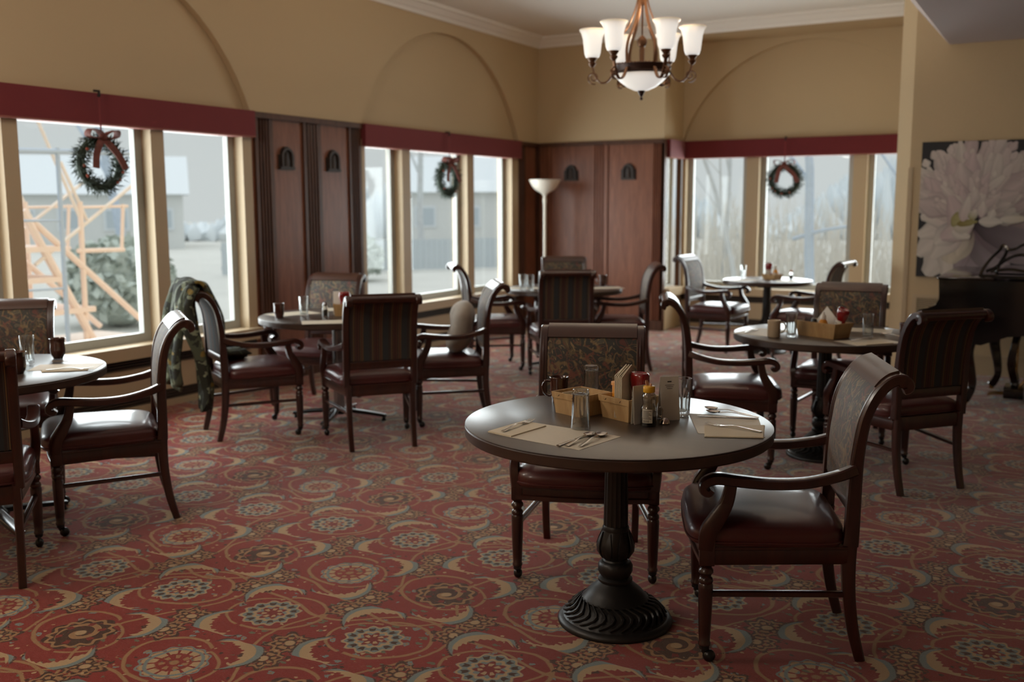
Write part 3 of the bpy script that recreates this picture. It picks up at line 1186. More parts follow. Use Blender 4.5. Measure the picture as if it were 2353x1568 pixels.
def ornate_table(label, loc, r=0.54, k=1.0):
    t = thing('round_table', label, 'table', loc)
    tabletop(t, r)
    b = MB()
    b.lathe([(0.205, 0.0), (0.208, 0.008), (0.203, 0.018), (0.196, 0.022), (0.19, 0.026)], 48)
    b.lathe([(0.19, 0.024), (0.165, 0.048), (0.14, 0.072), (0.118, 0.086)], 96, mod=lambda a, i: 1 + (0.02 * math.sin(30 * a + i * 0.9) if 0 < i < 3 else 0.0))
    for q in range(30):                     # raised curling acanthus ribs round the foot
        a = 2 * PI * q / 30
        pts = [((0.186 - 0.066 * f) * math.cos(a + 0.28 * math.sin(PI * f)), (0.186 - 0.066 * f) * math.sin(a + 0.28 * math.sin(PI * f)), 0.031 + 0.056 * f + 0.004) for f in [j / 6 for j in range(7)]]
        b.sweep(pts, lerp_list([0.003, 0.006, 0.007, 0.005, 0.003], 7), (0, 0, 1), 'round', seg=6)
    b.lathe([(0.12, 0.082), (0.122, 0.090), (0.115, 0.095), (0.098, 0.116), (0.08, 0.132), (0.066, 0.143), (0.058, 0.15), (0.062, 0.155), (0.062, 0.162), (0.05, 0.172)], 48)
    b.build('foot', M_IRON, t, angle=50)
    c = MB()
    c.lathe([(0.05, 0.168), (0.056, 0.178), (0.062, 0.19), (0.062, 0.212), (0.056, 0.222), (0.048, 0.228)], 40, mod=lambda a, i: 1 + 0.02 * math.sin(14 * a + i))
    c.lathe([(0.046, 0.226), (0.042, 0.234), (0.052, 0.246), (0.060, 0.262), (0.063, 0.280), (0.060, 0.300), (0.052, 0.322), (0.046, 0.345)], 48, mod=lambda a, i: 1 + (0.035 * math.sin(8 * a) if 1 < i < 7 else 0))
    for q in range(8):                      # leaves on the vase
        a = 2 * PI * q / 8
        pts = [(rr * math.cos(a), rr * math.sin(a), z) for rr, z in ((0.05, 0.243), (0.064, 0.268), (0.066, 0.288), (0.060, 0.312), (0.050, 0.338))]
        c.sweep(pts, [(0.006, 0.003), (0.014, 0.004), (0.014, 0.004), (0.009, 0.003), (0.003, 0.002)], (-math.sin(a), math.cos(a), 0), 'rect')
    c.build('vase', M_IRON, t, angle=50)
    c = MB()
    c.lathe([(0.047, 0.34), (0.048, 0.352), (0.044, 0.36)], 32)
    c.lathe([(0.044, 0.355), (0.043, 0.45), (0.040, 0.60), (0.039, 0.69)], 64, mod=lambda a, i: 1 - 0.055 * abs(math.sin(8 * a)) ** 0.6)
    c.build('fluted_column', M_IRON, t, angle=50)
    MB().lathe([(0.039, 0.675), (0.12, 0.685), (0.12, 0.699), (0, 0.699)], 32).build('mounting_plate', M_IRON, t)
    if k != 1.0:
        t.scale = (1, 1, 1)
    return t


def cross_table(label, loc, rz, r=0.535):
    t = thing('round_table', label, 'table', loc, rz)
    tabletop(t, r)
    MB().lathe([(0.038, 0.07), (0.038, 0.69)], 20).build('column', M_CHROME, t)
    MB().lathe([(0.07, 0.045), (0.07, 0.062), (0.042, 0.085)], 20).build('hub', M_BLKM, t)
    for q in range(4):
        a = q * PI / 2
        d, s_ = Vector((math.cos(a), math.sin(a), 0)), Vector((-math.sin(a), math.cos(a), 0))
        f_ = MB()
        f_.sweep([d * 0.03 + Vector((0, 0, 0.068)), d * 0.2 + Vector((0, 0, 0.052)), d * 0.34 + Vector((0, 0, 0.034))], [(0.028, 0.014), (0.025, 0.012), (0.020, 0.010)], s_, 'rect')
        fo = f_.build('foot', M_CHROME if q % 2 else M_BLKM, t)
        MB().lathe([(0.014, 0.0), (0.018, 0.004), (0.012, 0.012), (0.012, 0.03)], 10, T(d.x * 0.325, d.y * 0.325, 0)).build('glide', M_BLKM, fo)
    MB().box(-0.15, 0.15, -0.15, 0.15, 0.688, 0.699).build('mounting_plate', M_BLKM, t)
    return t


T1 = Vector((-1.359, 3.179, 0))
T2 = Vector((-1.225, 5.985, 0))
T3 = Vector((-2.657, 10.044, 0))
T4 = Vector((-4.441, 5.406, 0))
T5 = Vector((-4.38, 2.76, 0))
T6 = Vector((-4.05, 8.2, 0))
ornate_table('nearest round dining table with dark top and ornate black cast iron pedestal', T1)
ornate_table('second round table on an ornate black pedestal, with a beige mug and long basket', T2, 0.535)
ornate_table('small round table shining white in front of the bay window', T3, 0.446)
cross_table('round table on a chrome cross base in front of the left wood panels', T4, R(20))
cross_table('round table cut by the picture edge below the large left window', T5, R(75))
cross_table('round table in the far corner near the white floor lamp', T6, R(40))


# ------------------------------------------------------------------ tableware materials
def glassmat(name, col=(1, 1, 1), rough=0.0):
    m = Mat(name)
    m.set('Base Color', col + (1,))
    m.set('Transmission Weight', 1.0)
    m.set('Roughness', rough)
    m.set('IOR', 1.45)
    return m.m


def thin_glass(name, tint, k, ior):
    m = Mat(name)
    nt = m.nt
    nt.nodes.remove(m.b)
    t = nt.nodes.new('ShaderNodeBsdfRefraction')
    t.inputs['IOR'].default_value = ior
    t.inputs['Roughness'].default_value = 0.0
    g = nt.nodes.new('ShaderNodeBsdfGlossy')
    g.inputs['Roughness'].default_value = 0.04
    lw = nt.nodes.new('ShaderNodeLayerWeight')
    lw.inputs['Blend'].default_value = 0.5
    fa = S(nt, lw.outputs['Facing'])
    f = (fa.op('POWER', fa, 1.7) * k + 0.09).mn(1.0)
    x = nt.nodes.new('ShaderNodeMixShader')
    t.inputs[0].default_value = tint + (1,)
    nt.links.new(f.k, x.inputs[0])
    nt.links.new(t.outputs[0], x.inputs[1])
    nt.links.new(g.outputs[0], x.inputs[2])
    nt.links.new(x.outputs[0], m.out.inputs[0])
    return m.m


M_GLASS = thin_glass('clear_glass', (0.95, 0.965, 0.965), 0.75, 1.18)
M_PLAST = thin_glass('clear_plastic', (0.93, 0.91, 0.87), 0.45, 1.08)
M_BROWN = plain('brown_glaze', (66, 32, 20), 0.15, coat=0.6)
M_BEIGE = plain('beige_glaze', (204, 188, 160), 0.3, coat=0.3)
M_PAPER = plain('buff_paper', (212, 202, 182), 0.55, var=0.05, vscale=60)
M_NAP = plain('cream_napkin_paper', (216, 204, 180), 0.85, bump=0.2, bscale=300)
M_WHITE = plain('white_paper', (214, 208, 196), 0.8)
M_SILVER = plain('stainless_steel', (205, 196, 186), 0.16, metal=1.0)
M_CHIP = wood('thin_wood_veneer', (176, 140, 92), (200, 166, 118), rough=0.6, axis=2, scale=5, coat=0.0)
M_KET = plain('red_sauce_bottle', (122, 14, 18), 0.18, coat=0.5)
M_MUS = plain('yellow_sauce_bottle', (206, 138, 40), 0.35, coat=0.2)
M_CAPW = plain('white_cap', (222, 216, 205), 0.4)
M_CAPY = plain('yellow_cap', (214, 160, 36), 0.4)
M_PEACH = plain('peach_flip_lid', (204, 150, 120), 0.5)
M_SYRUP = plain('dark_syrup', (16, 9, 7), 0.1)
M_INK = plain('print_ink', (52, 44, 40), 0.8)
M_LABEL = plain('label_paper', (205, 198, 182), 0.6)
M_BLACKP = plain('black_plastic', (20, 18, 18), 0.4)

SHR = {}


def shared(key, fn):
    if key not in SHR:
        SHR[key] = fn()
    return SHR[key]


def tumbler_mesh():
    mb = MB()
    h, rt_, rb_ = 0.138, 0.033, 0.0265
    N = 84
    prof = [(rb_ * 0.9, 0.0), (rb_, 0.003)]
    for z in (0.012, 0.020, 0.0245, 0.03, 0.06, 0.078, 0.088, 0.10, 0.12, h - 0.001):
        prof.append((rb_ + (rt_ - rb_) * z / h, z))
    prof += [(rt_ - 0.001, h), (rt_ - 0.0022, h - 0.001)]
    n_out = len(prof)
    for z in (0.10, 0.06, 0.03, 0.018):
        prof.append((rb_ + (rt_ - rb_) * z / h - 0.0026, z))
    prof += [(0.012, 0.014), (0.0, 0.0135)]

    def mod(a, i):
        z = prof[i][1]
        if i >= n_out or z > 0.09 or i < 1:
            return 1.0
        k = 1.0 if z < 0.08 else 0.4
        if z < 0.022:
            return 1 + 0.05 * k * math.cos(24 * a)
        return 1 + 0.075 * k * (abs(math.cos(7 * a)) - 0.75)
    mb.lathe([(0.0, 0.0)] + prof, N, mod=lambda a, i: 1.0 if i == 0 else mod(a, i - 1), caps=False)
    return mb.mesh('drinking_glass', M_GLASS, angle=24)


def glass(label, p, inverted=False, group=None):
    o = bpy.data.objects.new('drinking_glass', shared('tumbler', tumbler_mesh))
    COL.objects.link(o)
    o.location = p
    if inverted:
        o.rotation_euler = (PI, 0, 0.3)
        o.location = Vector(p) + Vector((0, 0, 0.138))
    return tag(o, label, 'glass', group)


def mug(label, p, rz, mat, key):
    t = thing('mug', label, 'mug', p, rz)

    def body():
        return MB().lathe([(0.0, 0.0), (0.026, 0.0), (0.028, 0.003), (0.027, 0.012), (0.032, 0.026), (0.0345, 0.045), (0.0345, 0.08), (0.0365, 0.096), (0.0372, 0.1), (0.036, 0.1015), (0.0335, 0.099), (0.031, 0.08), (0.030, 0.03), (0.0, 0.012)], 32).mesh('body', mat, angle=60)

    def bodyb():
        return MB().lathe([(0.0, 0.0), (0.034, 0.0), (0.037, 0.004), (0.037, 0.094), (0.0375, 0.097), (0.036, 0.099), (0.0345, 0.096), (0.034, 0.03), (0.0, 0.012)], 32).mesh('body', mat, angle=60)

    def handle():
        pts = bez([(0.034, 0, 0.083), (0.052, 0, 0.085), (0.064, 0, 0.066), (0.060, 0, 0.042), (0.044, 0, 0.028), (0.032, 0, 0.027)], 5)
        return MB().sweep(pts, (0.0065, 0.0045), (0, 1, 0), 'round', seg=8).mesh('handle', mat)
    inst('body', shared(key + 'b', bodyb if key == 'beige' else body), t)
    inst('handle', shared(key + 'h', handle), t)
    return t


def wood_basket(label, p, rz, lx, ly, h):
    t = thing('veneer_basket', label, 'basket', p, rz)
    k = 0.88
    th = 0.003
    for nm, (ax, ay, bx, by) in {'front': (-1, -1, 1, -1), 'right': (1, -1, 1, 1), 'back': (1, 1, -1, 1), 'left': (-1, 1, -1, -1)}.items():
        q = lambda sx_, sy_, f, z, ins: (sx_ * (lx / 2 * f - ins), sy_ * (ly / 2 * f - ins), z)
        o = MB()
        v = [q(ax, ay, k, 0, 0), q(bx, by, k, 0, 0), q(bx, by, 1, h, 0), q(ax, ay, 1, h, 0), q(ax, ay, k, 0, th), q(bx, by, k, 0, th), q(bx, by, 1, h, th), q(ax, ay, 1, h, th)]
        F = [(0, 1, 2, 3), (5, 4, 7, 6), (3, 2, 6, 7), (0, 4, 5, 1), (0, 3, 7, 4), (1, 5, 6, 2)]
        o.add(v, F)
        so = o.build('side', M_CHIP, t, smooth=False)
        r_ = MB()
        e = 0.0025
        v = [q(ax, ay, 0.975, h - 0.02, -e), q(bx, by, 0.975, h - 0.02, -e), q(bx, by, 1, h + 0.002, -e), q(ax, ay, 1, h + 0.002, -e), q(ax, ay, 0.975, h - 0.02, 0), q(bx, by, 0.975, h - 0.02, 0), q(bx, by, 1, h + 0.002, th), q(ax, ay, 1, h + 0.002, th)]
        r_.add(v, F)
        r_.build('rim_band', M_CHIP, so, smooth=False)
        s_ = MB()
        for f in (0.25, 0.72):
            a, b = Vector(q(ax, ay, 0.99, h - 0.009, -e - 0.001)), Vector(q(bx, by, 0.99, h - 0.009, -e - 0.001))
            c = a + (b - a) * f
            d = (b - a).normalized() * 0.003 + Vector((0, 0, 0.003))
            s_.sweep([c - d, c + d], 0.0006, (0, 0, 1), 'square')
        s_.build('staple', M_INK, so, smooth=False)
    MB().box(-lx / 2 * k, lx / 2 * k, -ly / 2 * k, ly / 2 * k, 0.0, 0.003).build('bottom', M_CHIP, t, smooth=False)
    return t


def ketchup(label, p, rz=0.0, rot=None, key=None):
    t = thing('sauce_bottle', label, 'bottle', p, rz, rot=rot)
    S_ = Matrix.Diagonal((1, 0.72, 1, 1))

    def body():
        return MB().lathe([(0.0, 0.004), (0.030, 0.004), (0.033, 0.02), (0.034, 0.05), (0.030, 0.075), (0.031, 0.095), (0.038, 0.115), (0.0405, 0.135), (0.040, 0.152), (0.036, 0.160), (0.031, 0.162), (0.026, 0.157), (0.0, 0.153)], 32, S_).mesh('body', M_KET, angle=70)

    def lab():
        return MB().lathe([(0.0338, 0.018), (0.0351, 0.05), (0.0315, 0.075), (0.0325, 0.092)], 16, S_ @ Matrix.Rotation(-PI * 0.78, 4, 'Z'), arc=PI * 0.56).mesh('label', M_LABEL)

    def lines():
        mb = MB()
        for k in range(5):
            z = 0.028 + 0.011 * k
            r = 0.0362
            mb.lathe([(r, z), (r, z + 0.003)], 6, S_ @ Matrix.Rotation(-PI * 0.66, 4, 'Z'), arc=PI * (0.3 if k % 2 else 0.2))
        return mb.mesh('print', M_INK)
    inst('body', shared('kb', body), t)
    lb = inst('label', shared('kl', lab), t)
    inst('print', shared('kp', lines), lb)
    inst('cap', shared('kc', lambda: MB().lathe([(0.0, 0.0), (0.026, 0.0), (0.029, 0.004)], 24, S_, caps=False).mesh('cap', M_CAPW)), t)
    return t


def mustard(label, p, rz=0.0):
    t = thing('sauce_bottle', label, 'bottle', p, rz)
    inst('body', shared('mub', lambda: MB().lathe([(0.0, 0.0), (0.026, 0.0), (0.028, 0.004), (0.028, 0.07), (0.022, 0.088), (0.014, 0.098), (0.012, 0.104)], 28).mesh('body', M_MUS, angle=50)), t)
    inst('label', shared('mul', lambda: MB().lathe([(0.0285, 0.018), (0.0285, 0.06)], 16, Matrix.Rotation(-PI * 0.75, 4, 'Z'), arc=PI * 0.5).mesh('label', M_LABEL)), t)
    inst('cap', shared('muc', lambda: MB().lathe([(0.016, 0.098), (0.016, 0.118), (0.012, 0.122), (0.007, 0.126), (0.006, 0.14), (0.0, 0.141)], 20).mesh('cap', M_CAPW, angle=50)), t)
    return t


def tall_shaker(label, p, top=None):
    t = thing('salt_shaker', label, 'shaker', p)
    inst('jar', shared('shj', lambda: MB().lathe([(0.0, 0.0), (0.019, 0.0), (0.021, 0.004), (0.019, 0.05), (0.016, 0.075), (0.0, 0.078)], 16).mesh('jar', M_GLASS, angle=50)), t)
    inst('contents', shared('shs', lambda: MB().lathe([(0.0, 0.003), (0.0165, 0.003), (0.016, 0.045), (0.0, 0.046)], 14).mesh('contents', M_WHITE)), t)
    inst('lid', shared('shl' + str(top), lambda: MB().lathe([(0.0175, 0.073), (0.0175, 0.085), (0.013, 0.096), (0.0, 0.099)], 16).mesh('lid', top or M_CHROME, angle=50)), t)
    return t


Z0 = 0.7408


def mat_poly(label, poly, z=Z0, th=0.0008, name='paper_placemat', cat='placemat', scallop=0.0, mat=None):
    """a sheet of paper following a polygon (absolute x, y)"""
    pts = []
    n = len(poly)
    for k in range(n):
        a, b = Vector(poly[k]), Vector(poly[(k + 1) % n])
        L_ = (b - a).length
        m = max(2, int(L_ / 0.008)) if scallop else 2
        nrm = Vector((b - a).yx.to_tuple()) if False else Vector(((b - a).y, -(b - a).x)).normalized()
        for j in range(m):
            q = a + (b - a) * (j / m)
            if scallop:
                q = q + nrm * (scallop if j % 2 else 0)
            pts.append((q.x, q.y))
    o = MB().prism(pts, th, 'z', 0).build(name, mat or M_PAPER, smooth=False)
    c = Vector((sum(p[0] for p in poly) / n, sum(p[1] for p in poly) / n, 0))
    for v in o.data.vertices:
        v.co -= c
    o.location = (c.x, c.y, z)
    return tag(o, label, cat)


def sheet(label, c, rz, lx=0.36, ly=0.22, name='paper_placemat', cat='placemat', z=Z0, th=0.0008, mat=None):
    M = T(c[0], c[1], 0, rz)
    return mat_poly(label, [(M @ Vector((sx_ * lx / 2, sy_ * ly / 2, 0)))[:2] for sx_, sy_ in ((-1, -1), (1, -1), (1, 1), (-1, 1))], z, th, name, cat, 0.0, mat)


def napkin(label, poly, z):
    t = mat_poly(label, poly, z, 0.0012, 'folded_napkin', 'napkin', 0.0, M_NAP)
    c = Vector(t.location)
    n = len(poly)
    ctr = Vector((c.x, c.y))
    for k in range(2):
        q = [tuple(ctr + (Vector(p) - ctr) * (0.985 - 0.012 * k)) for p in poly]
        o = MB().prism([(p[0] - c.x, p[1] - c.y) for p in q], 0.0011, 'z', 0.0013 + 0.0012 * k).build('fold', M_NAP, t, smooth=False)
    return t


def along(a, b, z):
    a, b = Vector(a), Vector(b)
    return (a.x, a.y, z), math.atan2(b.y - a.y, b.x - a.x)


def spoon_meshes():
    h = MB().sweep(bez([(0.0, 0, 0.003), (0.05, 0, 0.006), (0.10, 0, 0.010), (0.135, 0, 0.006), (0.15, 0, 0.004)], 4), lerp_list([(0.0075, 0.0012), (0.006, 0.0013), (0.0035, 0.0015), (0.003, 0.0016), (0.006, 0.0014)], 17), (0, 1, 0), 'round', seg=8).mesh('handle', M_SILVER)
    mb = MB()
    N, K = 20, 6
    vs, fs = [(0.172, 0, -0.001)], []
    for i in range(1, K + 1):
        f = i / K
        for k in range(N):
            a = 2 * PI * k / N
            w = 0.0195 * (1 - 0.15 * math.cos(a))
            vs.append((0.172 + 0.027 * f * math.cos(a), w * f * math.sin(a), -0.001 + 0.0075 * f ** 2.2))
    for k in range(N):
        fs.append((0, 1 + k, 1 + (k + 1) % N))
    for i in range(K - 1):
        for k in range(N):
            fs.append((1 + i * N + k, 1 + (i + 1) * N + k, 1 + (i + 1) * N + (k + 1) % N, 1 + i * N + (k + 1) % N))
    b = len(vs)
    vs += [(x, y, z - 0.0012) for x, y, z in vs]
    fs += [tuple(b + i for i in reversed(f)) for f in fs]
    e = 1 + (K - 1) * N
    for k in range(N):
        fs.append((e + k, e + (k + 1) % N, b + e + (k + 1) % N, b + e + k))
    return h, mb.add(vs, fs).mesh('bowl', M_SILVER, angle=50)


def spoon(label, a, b, z):
    p, rz = along(a, b, z)
    t = thing('spoon', label, 'spoon', p, rz)
    h, w = shared('spoon', spoon_meshes)
    inst('handle', h, t)
    inst('bowl', w, t, (0, 0, 0.002))
    return t


def fork(label, a, b, z):
    p, rz = along(a, b, z)
    t = thing('fork', label, 'fork', p, rz)

    def mk():
        return MB().sweep(bez([(0.0, 0, 0.003), (0.05, 0, 0.006), (0.10, 0, 0.009), (0.135, 0, 0.004), (0.15, 0, 0.002), (0.16, 0, 0.002)], 4), lerp_list([(0.0075, 0.0012), (0.0055, 0.0013), (0.003, 0.0015), (0.005, 0.0013), (0.0115, 0.001), (0.0115, 0.001)], 21), (0, 1, 0), 'rect').mesh('handle', M_SILVER)

    def tine():
        return MB().sweep([(0.158, 0, 0.002), (0.18, 0, 0.003), (0.205, 0, 0.007)], [(0.0016, 0.001), (0.0014, 0.0009), (0.0007, 0.0006)], (0, 1, 0), 'rect').mesh('tine', M_SILVER)
    inst('handle', shared('forkh', mk), t)
    for k in range(4):
        inst('tine', shared('forkt', tine), t, (0, -0.0099 + 0.0066 * k, 0))
    return t


def knife(label, a, b, z):
    p, rz = along(a, b, z)
    t = thing('table_knife', label, 'knife', p, rz)
    inst('handle', shared('kh', lambda: MB().sweep([(0, 0, 0.003), (0.05, 0, 0.003), (0.10, 0, 0.003)], [(0.007, 0.0025), (0.006, 0.0025), (0.005, 0.002)], (0, 1, 0), 'round', seg=8).mesh('handle', M_SILVER)), t)
    inst('blade', shared('kbl', lambda: MB().prism([(0.098, -0.004), (0.2, -0.008), (0.21, -0.002), (0.2, 0.006), (0.098, 0.004)], 0.0014, 'z', 0.0022).mesh('blade', M_SILVER, smooth=False)), t)
    return t


def tent_card(label, c, rz, w, h, spread, lines=True, mat=None):
    t = thing('menu_card', label, 'card', (c[0], c[1], Z0), rz)
    for s_ in (-1, 1):
        o = MB()
        o.add([(-w / 2, s_ * spread, 0), (w / 2, s_ * spread, 0), (w / 2, 0.0008 * s_, h), (-w / 2, 0.0008 * s_, h), (-w / 2, s_ * (spread - 0.001), 0), (w / 2, s_ * (spread - 0.001), 0), (w / 2, 0, h), (-w / 2, 0, h)],
              [(0, 1, 2, 3), (5, 4, 7, 6), (0, 3, 7, 4), (1, 5, 6, 2), (0, 4, 5, 1), (3, 2, 6, 7)])
        lf = o.build('leaf', mat or M_WHITE, t, smooth=False)
        if lines and s_ < 0:
            l_ = MB()
            for k, (zz, ww, hh) in enumerate(((0.87, 0.22, 0.004), (0.80, 0.5, 0.0016), (0.76, 0.4, 0.0016), (0.72, 0.3, 0.0016))):
                yy = s_ * (spread * (1 - zz) + 0.0014)
                y2 = s_ * (spread * (1 - zz - hh / h) + 0.0014)
                l_.add([(-w * ww / 2, yy, zz * h), (w * ww / 2, yy, zz * h), (w * ww / 2, y2, zz * h + hh), (-w * ww / 2, y2, zz * h + hh)], [(0, 1, 2, 3)])
            l_.build('print', M_INK, lf, smooth=False)
    return t


def P1(x, y, z=0.0):
    return (T1.x + x, T1.y + y, Z0 + z)


def P(tb, x, y, z=0.0):
    return (tb.x + x, tb.y + y, Z0 + z)


def Q(tb, pts):
    return [(tb.x + x, tb.y + y) for x, y in pts]


# ------------------------------------------------------------------ the near table
mat_poly('buff paper placemat at the near left of the nearest table, under fork, knife and spoons', Q(T1, [(-0.312, -0.373), (-0.208, -0.402), (0.065, -0.45), (0.109, -0.218), (-0.283, -0.162)]), scallop=0.0008)
mat_poly('buff paper placemat at the right of the nearest table with scalloped edge', Q(T1, [(0.183, 0.239), (0.316, -0.05), (0.528, -0.006), (0.425, 0.283)]), scallop=0.002)
napkin('folded cream napkin under the fork at the left of the nearest table', Q(T1, [(-0.312, -0.373), (-0.206, -0.401), (-0.176, -0.204), (-0.282, -0.162)]), Z0 + 0.001)
napkin('folded cream napkin under the fork at the right of the nearest table', Q(T1, [(0.297, 0.07), (0.353, -0.097), (0.528, -0.02), (0.482, 0.165)]), Z0 + 0.001)
fork('stainless fork lying on the left napkin of the nearest table', P1(-0.258, -0.365), P1(-0.254, -0.141), Z0 + 0.005)
knife('stainless knife left of two spoons on the left placemat of the nearest table', P1(-0.013, -0.441), P1(0.006, -0.25), Z0 + 0.001)
spoon('stainless spoon touching the knife on the left placemat of the nearest table', P1(0.012, -0.432), P1(0.016, -0.234), Z0 + 0.002)
spoon('stainless spoon nearest the placemat corner, right of the other spoon and knife', P1(0.051, -0.418), P1(0.05, -0.203), Z0 + 0.002)
knife('stainless knife on the right placemat of the nearest table, in front of the spoons', P1(0.428, 0.257), P1(0.228, 0.199), Z0 + 0.001)
spoon('stainless spoon on the right placemat of the nearest table, bowl nearest the tall glass', P1(0.40, 0.296), P1(0.205, 0.345), Z0 + 0.002)
spoon('stainless spoon on the right placemat of the nearest table, between knife and other spoon', P1(0.43, 0.275), P1(0.235, 0.285), Z0 + 0.002)
fork('stainless fork lying on the right napkin of the nearest table', P1(0.503, 0.038), P1(0.304, 0.078), Z0 + 0.005)
glass('upside-down fluted tumbler in front of the baskets on the nearest table', P1(-0.06, -0.175, 0.001), True)
glass('upside-down fluted tumbler behind the left basket on the nearest table', P1(-0.24, 0.30), True)
glass('upright fluted tumbler right of the menu cards on the nearest table', P1(0.169, 0.20))
mug('dark brown glazed mug with its handle to the left, on the nearest table', P1(-0.33, 0.20), R(209), M_BROWN, 'brown')
b1 = wood_basket('thin wood berry basket of creamers, left of two on the nearest table', P1(-0.172, 0.063), R(-20), 0.148, 0.148, 0.078)
b2 = wood_basket('thin wood berry basket of condiments, right of two on the nearest table', P1(0.013, 0.074), R(-23), 0.152, 0.15, 0.080)
random.seed(3)
Mb = T(T1.x - 0.172, T1.y + 0.063, Z0, R(-20))
for k in range(4):
    p = Mb @ Vector((-0.045 + 0.03 * k, 0.012 * (k % 2) - 0.01, 0.010))
    o = MB().box(-0.003, 0.003, -0.034, 0.034, 0, 0.062).box(-0.0036, 0.0036, -0.034, 0.034, 0.058, 0.064).build('sugar_packet', M_WHITE if k % 2 else M_NAP, smooth=False)
    o.location = p
    o.rotation_euler = (0, R(6 * (k - 1)), R(-20 + 5 * k))
    tag(o, ('cream packet nearest the brown mug in the left berry basket', 'white packet second from the mug in the left berry basket', 'cream packet third from the mug in the left berry basket', 'white packet nearest the right basket in the left berry basket')[k], 'packet', 'sugar packets in the left basket')
Mb = T(T1.x + 0.013, T1.y + 0.074, Z0, R(-23))
# yellow carton, napkins, sauce bottle inside the right basket
t = thing('mustard_tub', 'orange yellow square tub at the back left of the right berry basket', 'tub', Mb @ Vector((-0.05, 0.004, 0.004)), R(-23))
MB().box(-0.018, 0.018, -0.024, 0.024, 0, 0.108, bev=0.005).build('body', M_MUS, t)
MB().box(-0.0185, 0.0185, -0.0245, 0.0245, 0.063, 0.066).build('seam', plain('brown_seam', (150, 92, 34), 0.5), t, smooth=False)
MB().box(-0.02, 0.02, -0.027, 0.027, 0.106, 0.122, bev=0.004).build('lid', plain('pale_orange_lid', (222, 160, 96), 0.4, coat=0.3), t)
t = thing('napkin_stack', 'stack of folded white napkins standing in the right berry basket', 'napkins', Mb @ Vector((-0.004, -0.026, 0.004)), R(88))
for k in range(6):
    o = MB()
    y = -0.013 + 0.005 * k
    pts = [(-0.042, y - 0.0018, 0.004), (-0.042, y - 0.0018, 0.150 + 0.003 * (k % 3)), (0.042, y - 0.0018, 0.186 - 0.006 * (k % 2)), (0.042, y - 0.0018, 0.004)]
    o.add([(x, yy, z) for x, yy, z in pts] + [(x, yy + 0.0034, z) for x, yy, z in pts], [(0, 1, 2, 3), (7, 6, 5, 4), (0, 4, 5, 1), (1, 5, 6, 2), (2, 6, 7, 3), (3, 7, 4, 0)])
    o.build('folded_sheet', M_NAP, t, smooth=False)
ketchup('glossy red sauce bottle standing upside down in the right berry basket', Mb @ Vector((0.033, 0.02, 0.004)), R(-23))
# clear syrup bottle with a yellow cap
t = thing('syrup_bottle', 'clear waisted squeeze bottle of dark syrup with yellow cap, front of the nearest table', 'bottle', P1(0.126, -0.018), R(-25))
prof = [(0.0, 0.0), (0.026, 0.0), (0.028, 0.004), (0.028, 0.05), (0.0265, 0.066), (0.021, 0.077), (0.0225, 0.086), (0.0245, 0.098), (0.022, 0.110), (0.0165, 0.118), (0.0155, 0.122)]
MB().lathe(prof + [(r - 0.0012 if r > 0.002 else 0, z) for r, z in reversed(prof[2:])] + [(0, 0.002)], 28, caps=False).build('shell', M_PLAST, t, angle=60)
MB().lathe([(0.0, 0.003), (0.0255, 0.003), (0.0274, 0.008), (0.0274, 0.05), (0.0, 0.0505)], 24).build('syrup', M_SYRUP, t)
MB().lathe([(0.0, 0.118), (0.0195, 0.118), (0.0205, 0.12), (0.0205, 0.137), (0.019, 0.139), (0.009, 0.14), (0.0, 0.142)], 28).build('cap', M_CAPY, t, angle=50)
MB().sweep([(-0.008, 0, 0.139), (-0.011, 0, 0.15), (-0.014, 0, 0.158)], [(0.006, 0.0015), (0.007, 0.0015), (0.004, 0.0012)], (0, 1, 0), 'rect').build('flip_lid', M_PEACH, t)
MB().lathe([(0.004, 0.14), (0.003, 0.149), (0.0, 0.15)], 10, T(0.008, 0, 0)).build('spout', M_PEACH, t)
lb = MB().lathe([(0.0285, 0.014), (0.0285, 0.062)], 14, Matrix.Rotation(R(-92), 4, 'Z'), arc=R(75)).build('label', M_LABEL, t)
pr = MB()
for k in range(7):
    pr.lathe([(0.0288, 0.028 + 0.0045 * k), (0.0288, 0.0298 + 0.0045 * k)], 6, Matrix.Rotation(R(-87), 4, 'Z'), arc=R(62 - 9 * (k % 3)))
for k in range(9):
    pr.lathe([(0.0288, 0.016), (0.0288, 0.0245)], 1, Matrix.Rotation(R(-84 + 5.2 * k), 4, 'Z'), arc=R(1.4 + 1.6 * (k % 2)))
pr.build('print', M_INK, lb)
# chrome creamer beside it
t = thing('cream_pot', 'little chrome domed pot with a ring handle, half hidden behind the syrup bottle', 'pot', P1(0.165, 0.035), R(20))
MB().lathe([(0.0, 0.0), (0.017, 0.0), (0.019, 0.003), (0.017, 0.012), (0.010, 0.021), (0.0, 0.024)], 20).build('dome', M_SILVER, t)
MB().sweep([(-0.016 + 0.012 * math.cos(a) * 0.7, 0, 0.042 + 0.016 * math.sin(a)) for a in [2 * PI * k / 20 for k in range(20)]], (0.003, 0.002), (0, 1, 0), 'rect', closed=True).sweep([(-0.012, 0, 0.02), (-0.014, 0, 0.027)], 0.003, (0, 1, 0), 'round').build('ring_handle', M_SILVER, t)
tent_card('white folded card standing between the right basket and the syrup bottle', (T1.x + 0.088, T1.y + 0.008), R(64), 0.08, 0.135, 0.009, False)
tent_card('larger white menu card with fine print, left of the upright tumbler', (T1.x + 0.15, T1.y + 0.112), R(44), 0.07, 0.155, 0.02, True)

